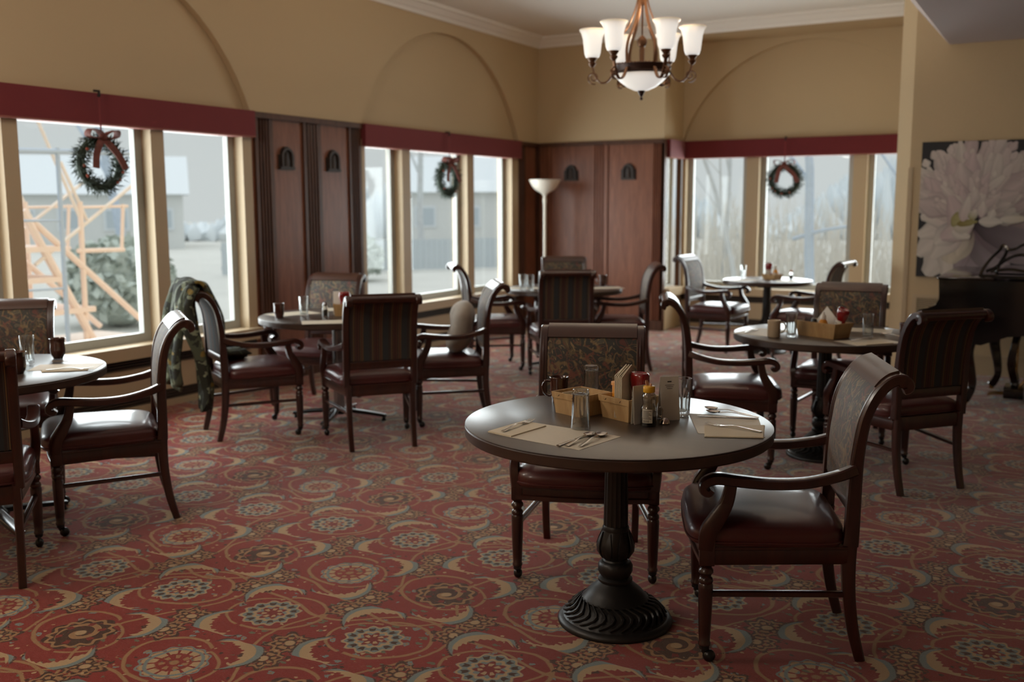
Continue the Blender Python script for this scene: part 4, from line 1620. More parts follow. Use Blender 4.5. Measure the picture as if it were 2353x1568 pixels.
# ------------------------------------------------------------------ second table
mug('beige glazed mug with its handle to the right, on the second table', P(T2, -0.23, -0.31), R(20), M_BEIGE, 'beige')
glass('upright tumbler just right of the beige mug', P(T2, -0.145, -0.25))
glass('upright tumbler at the far right of the second table, near the wall vent', P(T2, 0.25, -0.09))
mug('brown glazed mug on the second table, half hidden by the striped chair back', P(T2, 0.46, -0.13), R(100), M_BROWN, 'brown')
wood_basket('long thin wood basket of condiments on the second table', P(T2, 0.012, -0.135), R(-27), 0.285, 0.16, 0.085)
Mb = T(T2.x + 0.012, T2.y - 0.135, Z0 + 0.004, R(-27))
mustard('yellow sauce bottle with white cap in the long basket on the second table', Mb @ Vector((0.015, -0.025, 0)), R(-40))
ketchup('glossy red sauce bottle leaning in the long basket on the second table', Mb @ Vector((0.082, 0.02, 0.012)), rot=(0, R(18), R(-40)))
tall_shaker('small shaker with a black lid in the long basket on the second table', Mb @ Vector((-0.045, -0.03, 0)), M_BLACKP)
o = MB().add([(-0.075, 0, 0), (0.07, 0, 0), (0.085, 0.03, 0.12), (-0.005, 0.03, 0.17), (-0.075, 0, 0.06)], [(0, 1, 2, 3, 4)])
o = MB().prism([(-0.075, 0), (0.07, 0), (0.08, 0.09), (-0.01, 0.165), (-0.075, 0.07)], 0.002, 'y', 0).build('menu_card', M_WHITE, smooth=False)
o.location = Mb @ Vector((-0.03, 0.045, 0))
o.rotation_euler = (R(-10), 0, R(-27))
tag(o, 'grey white card leaning at the back of the long basket on the second table', 'card')
for k in range(3):
    o = MB().box(-0.022, 0.022, -0.004, 0.004, 0, 0.105 - 0.01 * k).build('tea_packet', M_BROWN if k != 1 else M_NAP, smooth=False)
    o.location = Mb @ Vector((-0.10, -0.03 + 0.022 * k, 0))
    o.rotation_euler = (R(-8), 0, R(-27 + 8 * k))
    tag(o, ('brown flat packet in front at the left end of the long basket', 'cream flat packet between brown ones at the left end of the long basket', 'brown flat packet at the back of the left end of the long basket')[k], 'packet', 'packets in the long basket')
sheet('cream paper placemat at the left edge of the second table, behind the beige mug', (T2.x - 0.35, T2.y - 0.12), R(80), 0.34, 0.22)
sheet('cream paper placemat at the back of the second table, behind the basket', (T2.x + 0.16, T2.y + 0.26), R(5), 0.34, 0.2)
sheet('cream paper placemat at the front right of the second table', (T2.x + 0.29, T2.y - 0.27), R(48), 0.32, 0.2)
napkin('folded napkin on the front right placemat of the second table', Q(T2, [(0.22, -0.38), (0.30, -0.42), (0.42, -0.28), (0.34, -0.23)]), Z0 + 0.001)
fork('stainless fork on the front right placemat of the second table', P(T2, 0.20, -0.30), P(T2, 0.30, -0.12), Z0 + 0.002)
spoon('stainless spoon at the far right of the second table, beside the tumbler', P(T2, 0.45, -0.02), P(T2, 0.31, 0.08), Z0 + 0.002)
fork('stainless fork on the left placemat of the second table', P(T2, -0.42, -0.22), P(T2, -0.40, 0.0), Z0 + 0.002)

# ------------------------------------------------------------------ bay table
glass('upright tumbler at the left of the small bay window table', P(T3, -0.27, 0.05))
wood_basket('little wood basket of condiments on the small bay window table', P(T3, 0.02, 0.10), R(-20), 0.15, 0.15, 0.05)
ketchup('dark red sauce bottle in the basket on the bay window table', P(T3, -0.015, 0.085, 0.004), R(-10))
mustard('yellow sauce bottle in the basket on the bay window table', P(T3, 0.055, 0.095, 0.004), 0)
tall_shaker('shaker with peach lid right of the basket on the bay window table', P(T3, 0.20, 0.15), M_PEACH)
sheet('white paper placemat at the left of the bay window table', (T3.x - 0.2, T3.y - 0.2), R(60), 0.3, 0.2)
sheet('white paper placemat at the right of the bay window table', (T3.x + 0.22, T3.y - 0.12), R(110), 0.3, 0.2)

# ------------------------------------------------------------------ table by the wood panels
mug('dark brown mug at the left of the table by the wood panels', P(T4, -0.23, -0.33), R(120), M_BROWN, 'brown')
glass('upright tumbler between mug and basket on the table by the wood panels', P(T4, -0.15, -0.17))
tall_shaker('tall clear shaker in front of the basket on the table by the wood panels', P(T4, -0.02, -0.10))
wood_basket('wood basket of condiments on the table by the wood panels', P(T4, 0.05, 0.03), R(35), 0.15, 0.15, 0.08)
Mb = T(T4.x + 0.05, T4.y + 0.03, Z0 + 0.004, R(35))
ketchup('red sauce bottle in the basket on the table by the wood panels', Mb @ Vector((0.0, -0.035, 0)), R(60))
mustard('yellow sauce bottle in the basket on the table by the wood panels', Mb @ Vector((0.03, 0.03, 0)), R(60))
t = thing('napkin_stack', 'crumpled white napkins standing in the basket by the wood panels', 'napkins', Mb @ Vector((-0.04, 0.01, 0)), R(20))
for k in range(4):
    MB().box(-0.04, 0.04, -0.012 + 0.006 * k, -0.008 + 0.006 * k, 0, 0.15 + 0.012 * math.sin(2.1 * k)).build('folded_sheet', M_WHITE, t, smooth=False)
sheet('white paper placemat at the left of the table by the wood panels', (T4.x - 0.33, T4.y - 0.08), R(70), 0.34, 0.22)
sheet('white paper placemat at the front of the table by the wood panels', (T4.x + 0.22, T4.y - 0.36), R(42), 0.34, 0.2)
sheet('white paper placemat at the back of the table by the wood panels', (T4.x - 0.2, T4.y + 0.32), R(35), 0.3, 0.2)

# ------------------------------------------------------------------ left window table
glass('upright tumbler on the left window table, next to the brown cup', P(T5, -0.01, 0.24))
t = thing('cup', 'dark brown handleless cup with flared lip on the left window table', 'cup', P(T5, -0.03, 0.42))
MB().lathe([(0.0, 0.0), (0.022, 0.0), (0.024, 0.004), (0.034, 0.024), (0.0365, 0.045), (0.034, 0.075), (0.036, 0.095), (0.040, 0.102), (0.038, 0.103), (0.033, 0.094), (0.031, 0.06), (0.028, 0.02), (0.0, 0.01)], 28).build('body', M_BROWN, t, angle=60)
t = thing('cup', 'dark brown cup on the left window table, partly behind the near chair back', 'cup', P(T5, 0.22, 0.03))
MB().lathe([(0.0, 0.0), (0.022, 0.0), (0.024, 0.004), (0.034, 0.024), (0.0365, 0.045), (0.034, 0.075), (0.036, 0.095), (0.040, 0.102), (0.038, 0.103), (0.033, 0.094), (0.031, 0.06), (0.028, 0.02), (0.0, 0.01)], 28).build('body', M_BROWN, t, angle=60)
sheet('white paper placemat on the left window table, in front of the brown cup', (T5.x + 0.25, T5.y + 0.26), R(38), 0.30, 0.19)
napkin('folded napkin on the left window table placemat', Q(T5, [(0.24, 0.13), (0.29, 0.10), (0.43, 0.24), (0.38, 0.28)]), Z0 + 0.001)
fork('stainless fork on the folded napkin of the left window table', P(T5, 0.28, 0.13), P(T5, 0.40, 0.25), Z0 + 0.005)
knife('stainless knife on the left window table, beside the brown cup', P(T5, 0.05, 0.33), P(T5, 0.23, 0.42), Z0 + 0.001)

# ------------------------------------------------------------------ corner table
glass('upright tumbler at the left of the corner table, first of two', P(T6, -0.24, -0.36))
glass('upright tumbler at the left of the corner table, next to the shaker', P(T6, -0.15, -0.38))
tall_shaker('shaker with peach lid left of the striped chair on the corner table', P(T6, -0.04, -0.36), M_PEACH)
mustard('pale sauce bottle behind the shaker on the corner table', P(T6, -0.03, -0.27), 0)
mug('dark brown mug at the right of the corner table', P(T6, 0.22, 0.38), R(190), M_BROWN, 'brown')
sheet('white paper placemat at the left of the corner table', (T6.x - 0.32, T6.y - 0.22), R(35), 0.3, 0.2)
sheet('white paper placemat at the right of the corner table', (T6.x + 0.34, T6.y + 0.16), R(40), 0.32, 0.2)
t = thing('napkin_stack', 'white napkins standing at the middle of the corner table', 'napkins', P(T6, 0.02, 0.1), R(30))
for k in range(4):
    MB().box(-0.04, 0.04, -0.012 + 0.006 * k, -0.008 + 0.006 * k, 0, 0.15 - 0.01 * (k % 2)).build('folded_sheet', M_WHITE, t, smooth=False)


# ------------------------------------------------------------------ chandelier
M_BRZ = plain('aged_bronze', (112, 78, 54), 0.35, metal=0.7, var=0.2, vscale=30)
M_BRZD = plain('dark_bronze', (58, 38, 30), 0.4, metal=0.5)


def lit_glass(name, z0, z1, strength):
    m = Mat(name)
    x, y, z = m.coords()
    f = ((z - z0) / (z1 - z0)).op('POWER', ((z - z0) / (z1 - z0)).mx(0.0).mn(1.0), 5.0)
    c = m.mix(f, (1.0, 0.97, 0.92, 1), (0.85, 0.62, 0.38, 1))
    m.set('Base Color', srgb(232, 224, 206))
    m.set('Roughness', 0.4)
    m.set('Emission Color', c)
    m.set('Emission Strength', (1.0 - f * 0.75) * strength)
    return m.m


M_SHADE = lit_glass('lit_frosted_shade', 0.10, 0.195, 0.62)
M_BOWL = lit_glass('lit_frosted_bowl', 0.05, 0.125, 0.55)
CHX, CHY = -2.68, 6.63
t = thing('chandelier', 'bronze chandelier with six lit bell shades and a lit bowl, hanging from the ceiling', 'chandelier', (CHX, CHY, 0))
MB().lathe([(0.0, ZH), (0.07, ZH), (0.065, ZH - 0.02), (0.03, ZH - 0.04), (0.012, ZH - 0.05), (0.0, ZH - 0.05)], 24).build('ceiling_rose', M_BRZ, t)
MB().sweep([(0, 0, ZH - 0.05), (0, 0, 2.93)], 0.008, (1, 0, 0), 'round').build('stem', M_BRZ, t)
MB().lathe([(0.0, 2.955), (0.03, 2.95), (0.055, 2.935), (0.05, 2.915), (0.028, 2.90), (0.03, 2.885), (0.018, 2.87), (0.0, 2.868)], 24).build('upper_hub', M_BRZ, t)
MB().lathe([(0.006, 2.87), (0.006, 2.665), (0.018, 2.655), (0.034, 2.635), (0.036, 2.615), (0.026, 2.59), (0.016, 2.585), (0.02, 2.57), (0.017, 2.48), (0.022, 2.45), (0.0, 2.445)], 20).build('spindle', M_BRZ, t)
MB().lathe([(0.168, 2.462), (0.185, 2.466), (0.192, 2.46), (0.188, 2.452), (0.182, 2.418), (0.196, 2.412), (0.205, 2.404), (0.198, 2.398), (0.172, 2.41), (0.168, 2.462)], 48, caps=False).build('ring_band', M_BRZD, t, angle=40)
pb = MB()
for q in range(48):
    a = 2 * PI * q / 48
    pb.ball((0.188 * math.cos(a), 0.188 * math.sin(a), 2.464), 0.006, 6, 4)
pb.build('beading', M_BRZ, t)
MB().lathe([(0.0, 2.287 - 2.287), (0.05, 0.005), (0.10, 0.028), (0.15, 0.066), (0.185, 0.105), (0.202, 0.118), (0.200, 0.121), (0.18, 0.108), (0.145, 0.072), (0.0, 0.012)], 48, caps=False).build('bowl', M_BOWL, t, loc=(0, 0, 2.287), angle=60)
MB().lathe([(0.0, 2.222), (0.009, 2.228), (0.011, 2.238), (0.005, 2.247), (0.012, 2.256), (0.020, 2.272), (0.026, 2.287), (0.03, 2.293), (0.0, 2.296)], 20).build('finial', M_BRZD, t)


def chand_arm():
    mb = MB()
    pts = bez([(0.03, 0, 2.925), (0.05, 0, 2.84), (0.10, 0, 2.72), (0.165, 0, 2.63), (0.19, 0, 2.55), (0.185, 0, 2.462)], 5)
    mb.sweep(pts, (0.010, 0.005), (0, 1, 0), 'rect')
    mb.sweep(bez([(0.186, 0, 2.43), (0.23, 0, 2.365), (0.28, 0, 2.35), (0.32, 0, 2.39), (0.335, 0, 2.43), (0.345, 0, 2.47)], 5), (0.011, 0.006), (0, 1, 0), 'rect')
    sc = []
    for k in range(26):
        a = -PI * 0.6 + k / 25 * 2.9 * PI
        r = 0.045 * (1 - k / 32)
        sc.append((0.335 + r * math.cos(a), 0, 2.385 + r * math.sin(a)))
    mb.sweep(sc, (0.008, 0.004), (0, 1, 0), 'rect')
    return mb.mesh('arm', M_BRZ)


def chand_cup():
    return MB().lathe([(0.0, 2.455), (0.012, 2.46), (0.024, 2.475), (0.028, 2.485), (0.018, 2.495), (0.03, 2.51), (0.036, 2.522), (0.0, 2.524)], 18).mesh('cup', M_BRZ)


def chand_shade():
    return MB().lathe([(0.03, 0.0), (0.046, 0.004), (0.056, 0.03), (0.062, 0.08), (0.068, 0.13), (0.079, 0.168), (0.094, 0.190), (0.092, 0.192), (0.076, 0.170), (0.065, 0.13), (0.058, 0.07), (0.05, 0.02), (0.0, 0.008)], 28, caps=False).mesh('shade', M_SHADE, angle=60)


am, cm, sm = chand_arm(), chand_cup(), chand_shade()
for q in range(6):
    a = R(29.3 - 10 - 60 * q)
    ao = inst('arm', am, t, (0, 0, 0), (0, 0, a))
    inst('cup', cm, ao, (0.345, 0, 0))
    inst('shade', sm, ao, (0.345, 0, 2.522))
    l = bpy.data.lights.new('chandelier_bulb', 'POINT')
    l.energy = 12.0
    l.color = (1.0, 0.80, 0.58)
    l.shadow_soft_size = 0.04
    lo = bpy.data.objects.new('chandelier_bulb', l)
    COL.objects.link(lo)
    lo.location = (CHX + 0.345 * math.cos(a), CHY + 0.345 * math.sin(a), 2.70)

# ------------------------------------------------------------------ floor lamp
M_WENAM = plain('white_lamp_enamel', (226, 220, 208), 0.35)
t = thing('floor_lamp', 'slender white uplighter floor lamp in the far corner by the wood panels', 'lamp', (-5.56, 10.72, 0))
MB().lathe([(0.0, 0.0), (0.14, 0.0), (0.14, 0.015), (0.05, 0.03), (0.02, 0.05), (0.0, 0.05)], 32).build('base', M_WENAM, t)
MB().lathe([(0.02, 0.03), (0.02, 1.5), (0.021, 1.505), (0.021, 1.52)], 16).build('pole', M_WENAM, t)
MB().lathe([(0.0, 1.60), (0.018, 1.60), (0.024, 1.58), (0.027, 1.55), (0.022, 1.515)], 16).build('collar', M_WENAM, t)
MB().lathe([(0.02, 1.60), (0.035, 1.63), (0.055, 1.645), (0.11, 1.675), (0.15, 1.715), (0.178, 1.765), (0.192, 1.80), (0.190, 1.803), (0.172, 1.765), (0.145, 1.722), (0.10, 1.685), (0.0, 1.66)], 40, caps=False).build('bowl_shade', M_WENAM, t, angle=60)

# ------------------------------------------------------------------ wreaths
M_FIR = plain('dark_fir_needles', (40, 54, 40), 0.75, var=0.35, vscale=60)
M_BOW = plain('brown_red_plaid_bow', (112, 58, 48), 0.7, var=0.45, vscale=45)
M_RIB = plain('red_ribbon', (124, 28, 32), 0.6)
M_BERRY = plain('rust_berries', (150, 66, 44), 0.4)


def wreath_meshes():
    rnd = random.Random(5)
    fo = MB()
    for k in range(1300):
        a = rnd.random() * 2 * PI
        b = rnd.random() * 2 * PI
        r = 0.158
        rr = 0.046 * rnd.random() ** 0.5
        c = Vector(((r + rr * math.cos(b)) * math.cos(a), rr * math.sin(b), (r + rr * math.cos(b)) * math.sin(a)))
        d = Vector((math.cos(a) * math.cos(b), math.sin(b), math.sin(a) * math.cos(b)))
        tg = Vector((-math.sin(a), 0, math.cos(a)))
        d = (d * (0.35 + rnd.random()) + tg * (rnd.random() - 0.2) * 1.2).normalized()
        L_ = 0.022 + 0.034 * rnd.random()
        s1 = d.orthogonal().normalized() * 0.0042
        s2 = d.cross(s1)
        fo.add([c + s1, c - s1 * 0.5 + s2 * 0.86, c - s1 * 0.5 - s2 * 0.86, c + d * L_], [(0, 1, 3), (1, 2, 3), (2, 0, 3), (0, 2, 1)])
    core = MB().sweep([(0.158 * math.cos(2 * PI * k / 36), 0, 0.158 * math.sin(2 * PI * k / 36)) for k in range(36)], 0.028, (0, 1, 0), 'round', closed=True, seg=8)
    bow = MB()
    for s_ in (-1, 1):
        loop = bez([(0.0, -0.03, 0.19), (s_ * 0.03, -0.05, 0.215), (s_ * 0.075, -0.045, 0.225), (s_ * 0.085, -0.03, 0.195), (s_ * 0.05, -0.03, 0.18), (0, -0.03, 0.19)], 4)
        bow.sweep(loop, (0.026, 0.0018), (0, 1, 0), 'square')
        tail = bez([(0, -0.035, 0.188), (s_ * 0.035, -0.05, 0.14), (s_ * (0.05 if s_ < 0 else 0.085), -0.045, 0.09), (s_ * (0.06 if s_ < 0 else 0.12), -0.05, 0.02)], 4)
        bow.sweep(tail, (0.002, 0.019), (0, 1, 0), 'square')
    bow.ball((0, -0.038, 0.19), 0.022, 10, 7)
    be = MB()
    be.ball((0, 0, 0), 0.011, 8, 6)
    rib = MB().box(-0.006, 0.006, -0.0265, -0.025, 0.17, 0.478)
    hook = MB().sweep([(0, -0.02, 0.45), (0, -0.028, 0.46), (0, -0.028, 0.485), (0, 0.02, 0.49)], 0.008, (1, 0, 0), 'rect')
    return fo.mesh('needles', M_FIR, smooth=False), core.mesh('ring', M_FIR), bow.mesh('bow', M_BOW), be.mesh('berry', M_BERRY), rib.mesh('ribbon', M_RIB), hook.mesh('hook', M_DARK)


WM = wreath_meshes()


def wreath(label, p, rz):
    t = thing('wreath', label, 'wreath', p, rz)
    inst('ring', WM[1], t)
    inst('needles', WM[0], t)['kind'] = 'stuff'
    bo = inst('bow', WM[2], t)
    bo.scale = (1.35, 1.2, 1.25)
    bo.location = (0, 0.0, -0.055)
    rnd = random.Random(int(p[1] * 10))
    for k in range(9):
        a = rnd.random() * 2 * PI
        inst('berry', WM[3], t, (0.16 * math.cos(a), -0.04, 0.16 * math.sin(a)))
    inst('ribbon', WM[4], t)
    inst('hook', WM[5], t)
    return t


# the hanging wreath looks into the room (its local -y)
wreath('fir wreath with a plaid bow hanging in the large left window', (XL + 0.065, 4.605, 1.785), PI / 2)
wreath('fir wreath with a plaid bow hanging in the middle window', (XL + 0.065, 8.95, 1.775), PI / 2)
wreath('fir wreath with a plaid bow hanging in the bay window', (-2.93, YW3 - 0.065, 1.78), 0)

# ------------------------------------------------------------------ flower canvas
def painting():
    t = thing('flower_canvas', 'large frameless canvas of a pale peony on black, above the piano', 'painting', (-1.19, YR - 0.035, 0.855))
    Wd, Ht = 1.55, 1.185
    MB().box(0, Wd, 0.0, 0.034, 0, Ht).build('canvas', plain('black_green_ground', (34, 34, 36), 0.7), t, smooth=False)
    rnd = random.Random(11)
    vs, fs, cs = [], [], []
    st = [0]
    sc = 1153.0

    def uv(px, py):
        return ((px - 235) / sc, (1468 - py) / sc)

    def clip(p):
        return (min(max(p[0], 0.0), Wd), min(max(p[1], 0.0), Ht))

    def petal(b, tip, w, c0, c1, shape=0.62, tw=0.0, n=9, wav=0.06):
        b, tip = Vector(uv(*b)), Vector(uv(*tip))
        d = tip - b
        L_ = d.length
        d = d / L_
        nr = Vector((-d.y, d.x))
        w = w / sc / 2
        st[0] += 1
        off = -0.0004 - 0.00005 * st[0]
        base = len(vs)
        ph = rnd.random() * 6
        K = 6
        for i in range(n + 1):
            f = i / n
            ww = w * (math.sin(PI * min(1, f ** shape * 0.93 + 0.04)) ** 0.75) if i < n else w * 0.35
            ww *= 1 + wav * math.sin(9 * f + ph)
            bend = tw * f * f * L_
            for k in range(K + 1):
                g = k / K * 2 - 1
                q = b + d * (L_ * f * (1 - 0.04 * abs(g))) + nr * (ww * g + bend)
                q = clip(q)
                vs.append((q[0], off, q[1]))
                e = 0.75 + 0.25 * (1 - abs(g) ** 2) + 0.06 * math.sin(7 * g + ph)
                h = min(1, max(0, f * 1.15)) ** 0.8
                cs.append(tuple((c0[j] * (1 - h) + c1[j] * h) * e for j in range(3)) + (1,))
        for i in range(n):
            for k in range(K):
                a = base + i * (K + 1) + k
                fs.append((a, a + 1, a + K + 2, a + K + 1))

    C = lambda r, g, b: srgb(r, g, b)[:3]
    WH, PK, LI, MA, DK, CR_ = C(206, 198, 188), C(192, 174, 172), C(158, 146, 150), C(104, 86, 94), C(58, 48, 56), C(200, 190, 172)
    # lower outer petals
    petal((700, 900), (330, 1460), 420, LI, WH, 0.9)
    petal((620, 900), (520, 1470), 330, PK, WH, 0.9)
    petal((740, 980), (830, 1480), 300, DK, LI, 0.95)
    petal((740, 1000), (600, 1480), 150, MA, LI, 0.9)
    petal((740, 950), (900, 1290), 300, MA, PK, 1.0)
    petal((740, 950), (1100, 1480), 330, DK, LI, 0.9)
    petal((740, 940), (1300, 1200), 330, MA, LI, 0.9)
    petal((760, 930), (1500, 1050), 330, DK, LI, 0.8)
    petal((760, 930), (1640, 1300), 420, MA, LI, 0.8)
    petal((760, 930), (1900, 1150), 420, DK, LI, 0.8)
    petal((650, 900), (540, 1330), 360, MA, CR_, 1.0)
    petal((640, 950), (620, 1250), 180, LI, CR_, 1.0)
    # left side
    for y0, x0, w in ((1250, 225, 300), (1050, 235, 260), (850, 250, 230), (700, 250, 190), (620, 290, 150), (480, 275, 120), (340, 290, 120)):
        petal((640, 880), (x0, y0), w, PK, WH, 0.85)
    petal((640, 950), (380, 1280), 240, PK, WH, 0.9)
    petal((620, 950), (400, 1130), 240, LI, WH, 0.9)
    # upper fans, back to front
    for rad, n, w, j in ((840, 19, 190, 45), (730, 18, 175, 60), (610, 17, 165, 60), (500, 14, 150, 50), (390, 11, 125, 40), (290, 9, 105, 30)):
        for k in range(n):
            a = R(2 + 160 * k / (n - 1)) + (rnd.random() - 0.5) * 0.16
            rr = rad + (rnd.random() - 0.5) * j * 2.4
            if a > R(112) and rad > 600:
                rr *= 0.84
            tip = (700 + rr * math.cos(a), 860 - rr * math.sin(a))
            fb_ = (700 + rr * 0.3 * math.cos(a), 860 - rr * 0.3 * math.sin(a))
            shade_ = 0.5 + 0.5 * math.cos(a - R(110))
            v_ = 0.72 + 0.28 * shade_ + (rnd.random() - 0.5) * 0.1
            tn = rnd.random()
            c1 = tuple((WH[i] * tn + PK[i] * (1 - tn)) * v_ for i in range(3))
            c0 = tuple((PK[i] * 0.8 if shade_ > 0.55 else MA[i]) for i in range(3))
            petal(fb_, tip, w * (0.7 + 0.7 * rnd.random()), c0, c1, 0.8 + 0.4 * rnd.random(), (rnd.random() - 0.5) * 0.5, wav=0.16)
            if rnd.random() < 0.55:      # notch lobes at the tip
                petal((tip[0] * 0.85 + fb_[0] * 0.15, tip[1] * 0.85 + fb_[1] * 0.15), (tip[0] + 50 * (rnd.random() - 0.5), tip[1] - 25 * rnd.random()), w * 0.45, c1, tuple(min(1, c * 1.06) for c in c1), 0.8)
    # inner cup
    petal((690, 1060), (520, 640), 230, PK, PK, 0.8)
    petal((700, 960), (450, 1070), 200, WH, PK, 0.9)
    petal((560, 1000), (730, 1060), 120, WH, WH, 0.9)
    petal((560, 930), (760, 930), 190, WH, WH, 0.8, 0)
    petal((560, 890), (760, 900), 250, CR_, WH, 0.75)
    YE = C(150, 142, 92)
    petal((545, 870), (650, 900), 150, YE, C(172, 164, 120), 0.8)
    petal((600, 930), (790, 900), 70, C(128, 112, 62), YE, 0.8)
    petal((650, 900), (700, 650), 110, PK, WH, 0.8)
    petal((720, 880), (770, 780), 90, YE, WH, 0.8)
    petal((800, 900), (1020, 900), 110, WH, WH, 0.8)
    petal((990, 880), (1260, 870), 90, WH, CR_, 0.8)
    petal((900, 870), (930, 780), 80, WH, WH, 0.9)
    petal((820, 860), (830, 700), 90, PK, WH, 0.9)
    me = bpy.data.meshes.new('flower_print')
    me.from_pydata(vs, [], fs)
    at = me.color_attributes.new('tint', 'FLOAT_COLOR', 'POINT')
    for i, c in enumerate(cs):
        at.data[i].color = c
    m = Mat('painted_petals')
    n = m.nt.nodes.new('ShaderNodeVertexColor')
    n.layer_name = 'tint'
    m.set('Base Color', n.outputs[0])
    m.set('Roughness', 0.65)
    m.set('Specular IOR Level', 0.3)
    me.materials.append(m.m)
    o = bpy.data.objects.new('flower_print', me)
    COL.objects.link(o)
    o.parent = t
    return t


painting()

# ------------------------------------------------------------------ grand piano, keyboard end towards the left
M_BLK = plain('black_piano_lacquer', (12, 11, 11), 0.12, coat=0.8)
M_IVO = plain('ivory_keys', (214, 206, 188), 0.3)
M_GOLD = plain('polished_brass', (176, 132, 70), 0.25, metal=0.9)
t = thing('grand_piano', 'glossy black grand piano with curved legs, standing by the flower canvas', 'piano', (0, 0, 0))
PY0, PY1 = 7.95, 9.36
cheek = [(-0.83, 0.945), (-0.825, 0.87), (-0.822, 0.80), (-0.845, 0.752), (-0.90, 0.728), (-0.955, 0.715), (-0.965, 0.69), (-0.955, 0.60), (-0.86, 0.575), (-0.72, 0.545), (-0.60, 0.475), (-0.52, 0.47), (-0.45, 0.50), (-0.35, 0.54), (-0.2, 0.56), (0.3, 0.56), (0.3, 0.945)]
MB().prism(cheek, 0.06, 'y', PY0).build('near_arm', M_BLK, t, angle=25)
MB().prism(cheek, 0.06, 'y', PY1 - 0.06).build('far_arm', M_BLK, t, angle=25)
MB().box(-0.95, -0.4, PY0 + 0.06, PY1 - 0.06, 0.575, 0.655, bev=0.01).build('key_bed', M_BLK, t)
kb = MB()
wk = (PY1 - PY0 - 0.24) / 52
for k in range(52):
    kb.box(-0.93, -0.78, PY0 + 0.12 + k * wk + 0.0006, PY0 + 0.12 + (k + 1) * wk - 0.0006, 0.655, 0.685)
ko = kb.build('white_keys', M_IVO, t, smooth=False)
kb = MB()
for k in range(51):
    if k % 7 not in (1, 4):
        kb.box(-0.88, -0.78, PY0 + 0.12 + (k + 1) * wk - 0.006, PY0 + 0.12 + (k + 1) * wk + 0.006, 0.685, 0.695)
kb.build('black_keys', M_BLK, t, smooth=False)
MB().prism([(-0.78, 0.655), (-0.74, 0.82), (-0.70, 0.85), (-0.66, 0.85), (-0.66, 0.655)], PY1 - PY0 - 0.12, 'y', PY0 + 0.06).build('fallboard', M_BLK, t)
case = [(-0.68, PY0 + 0.06), (0.3, PY0), (1.3, PY0), (1.75, PY0 + 0.25), (1.75, PY0 + 0.55), (1.3, PY0 + 0.8), (0.8, PY0 + 1.0), (0.45, PY1), (-0.68, PY1 - 0.06)]
MB().prism(case, 0.385, 'z', 0.56).build('case', M_BLK, t, smooth=False)
lid = [(-0.46, PY0 - 0.02), (1.32, PY0 - 0.02), (1.78, PY0 + 0.24), (1.78, PY0 + 0.57), (1.32, PY0 + 0.83), (0.82, PY0 + 1.03), (0.47, PY1 + 0.02), (-0.46, PY1 + 0.02)]
MB().prism(lid, 0.02, 'z', 0.965).build('lid', M_BLK, t, smooth=False)
MB().box(-0.84, -0.46, PY0 - 0.01, PY1 + 0.01, 0.945, 0.965, bev=0.006).build('front_lid', M_BLK, t)
d_ = MB()
for pts in ([(-0.57, 8.15, 0.962), (-0.545, 8.15, 1.03), (-0.50, 8.15, 1.10), (-0.445, 8.15, 1.165), (-0.43, 8.15, 1.195), (-0.405, 8.15, 1.185), (-0.385, 8.15, 1.165), (-0.34, 8.15, 1.175), (-0.29, 8.15, 1.205), (-0.2, 8.15, 1.22)],
            [(-0.395, 8.15, 1.175), (-0.41, 8.15, 1.12), (-0.445, 8.15, 1.05), (-0.46, 8.15, 0.985)],
            [(-0.53, 8.15, 1.0), (-0.47, 8.15, 1.03), (-0.40, 8.15, 1.09), (-0.33, 8.15, 1.125), (-0.27, 8.15, 1.125), (-0.22, 8.15, 1.09), (-0.2, 8.15, 1.03)],
            [(-0.50, 8.15, 1.0), (-0.38, 8.15, 1.02), (-0.28, 8.15, 1.01), (-0.15, 8.15, 0.99)]):
    pts = bez(pts, 4)
    d_.sweep([(p[0], p[1] + 0.02 * math.sin(9 * p[0]), p[2]) for p in pts], [(0.013, 0.011)] * len(pts), (0, 1, 0), 'rect')
d_.box(-0.56, 0.0, 8.05, 8.25, 0.962, 0.985)
d_.build('scrolled_music_desk', M_BLK, t)


def cab_leg(x, y, dx, dy):
    pts = bez([(x, y, 0.57), (x + dx * 0.035, y + dy * 0.035, 0.47), (x + dx * 0.04, y + dy * 0.04, 0.38), (x + dx * 0.0, y + dy * 0.0, 0.24), (x - dx * 0.015, y - dy * 0.015, 0.14), (x + dx * 0.02, y + dy * 0.02, 0.07), (x + dx * 0.045, y + dy * 0.045, 0.045)], 4)
    lg = MB().sweep(pts, lerp_list([0.05, 0.045, 0.04, 0.032, 0.026, 0.028, 0.03], len(pts)), (0, 1, 0), 'rect').build('leg', M_BLK, t)
    c = MB()
    c.lathe([(0.0, 0.03), (0.02, 0.03), (0.016, 0.055), (0.0, 0.055)], 10, T(x + dx * 0.045, y + dy * 0.045, 0))
    c.lathe([(0.008, -0.009), (0.02, -0.009), (0.02, 0.009), (0.008, 0.009)], 14, T(x + dx * 0.045, y + dy * 0.045, 0.02, 0, 0, PI / 2))
    c.build('caster', M_GOLD, lg)


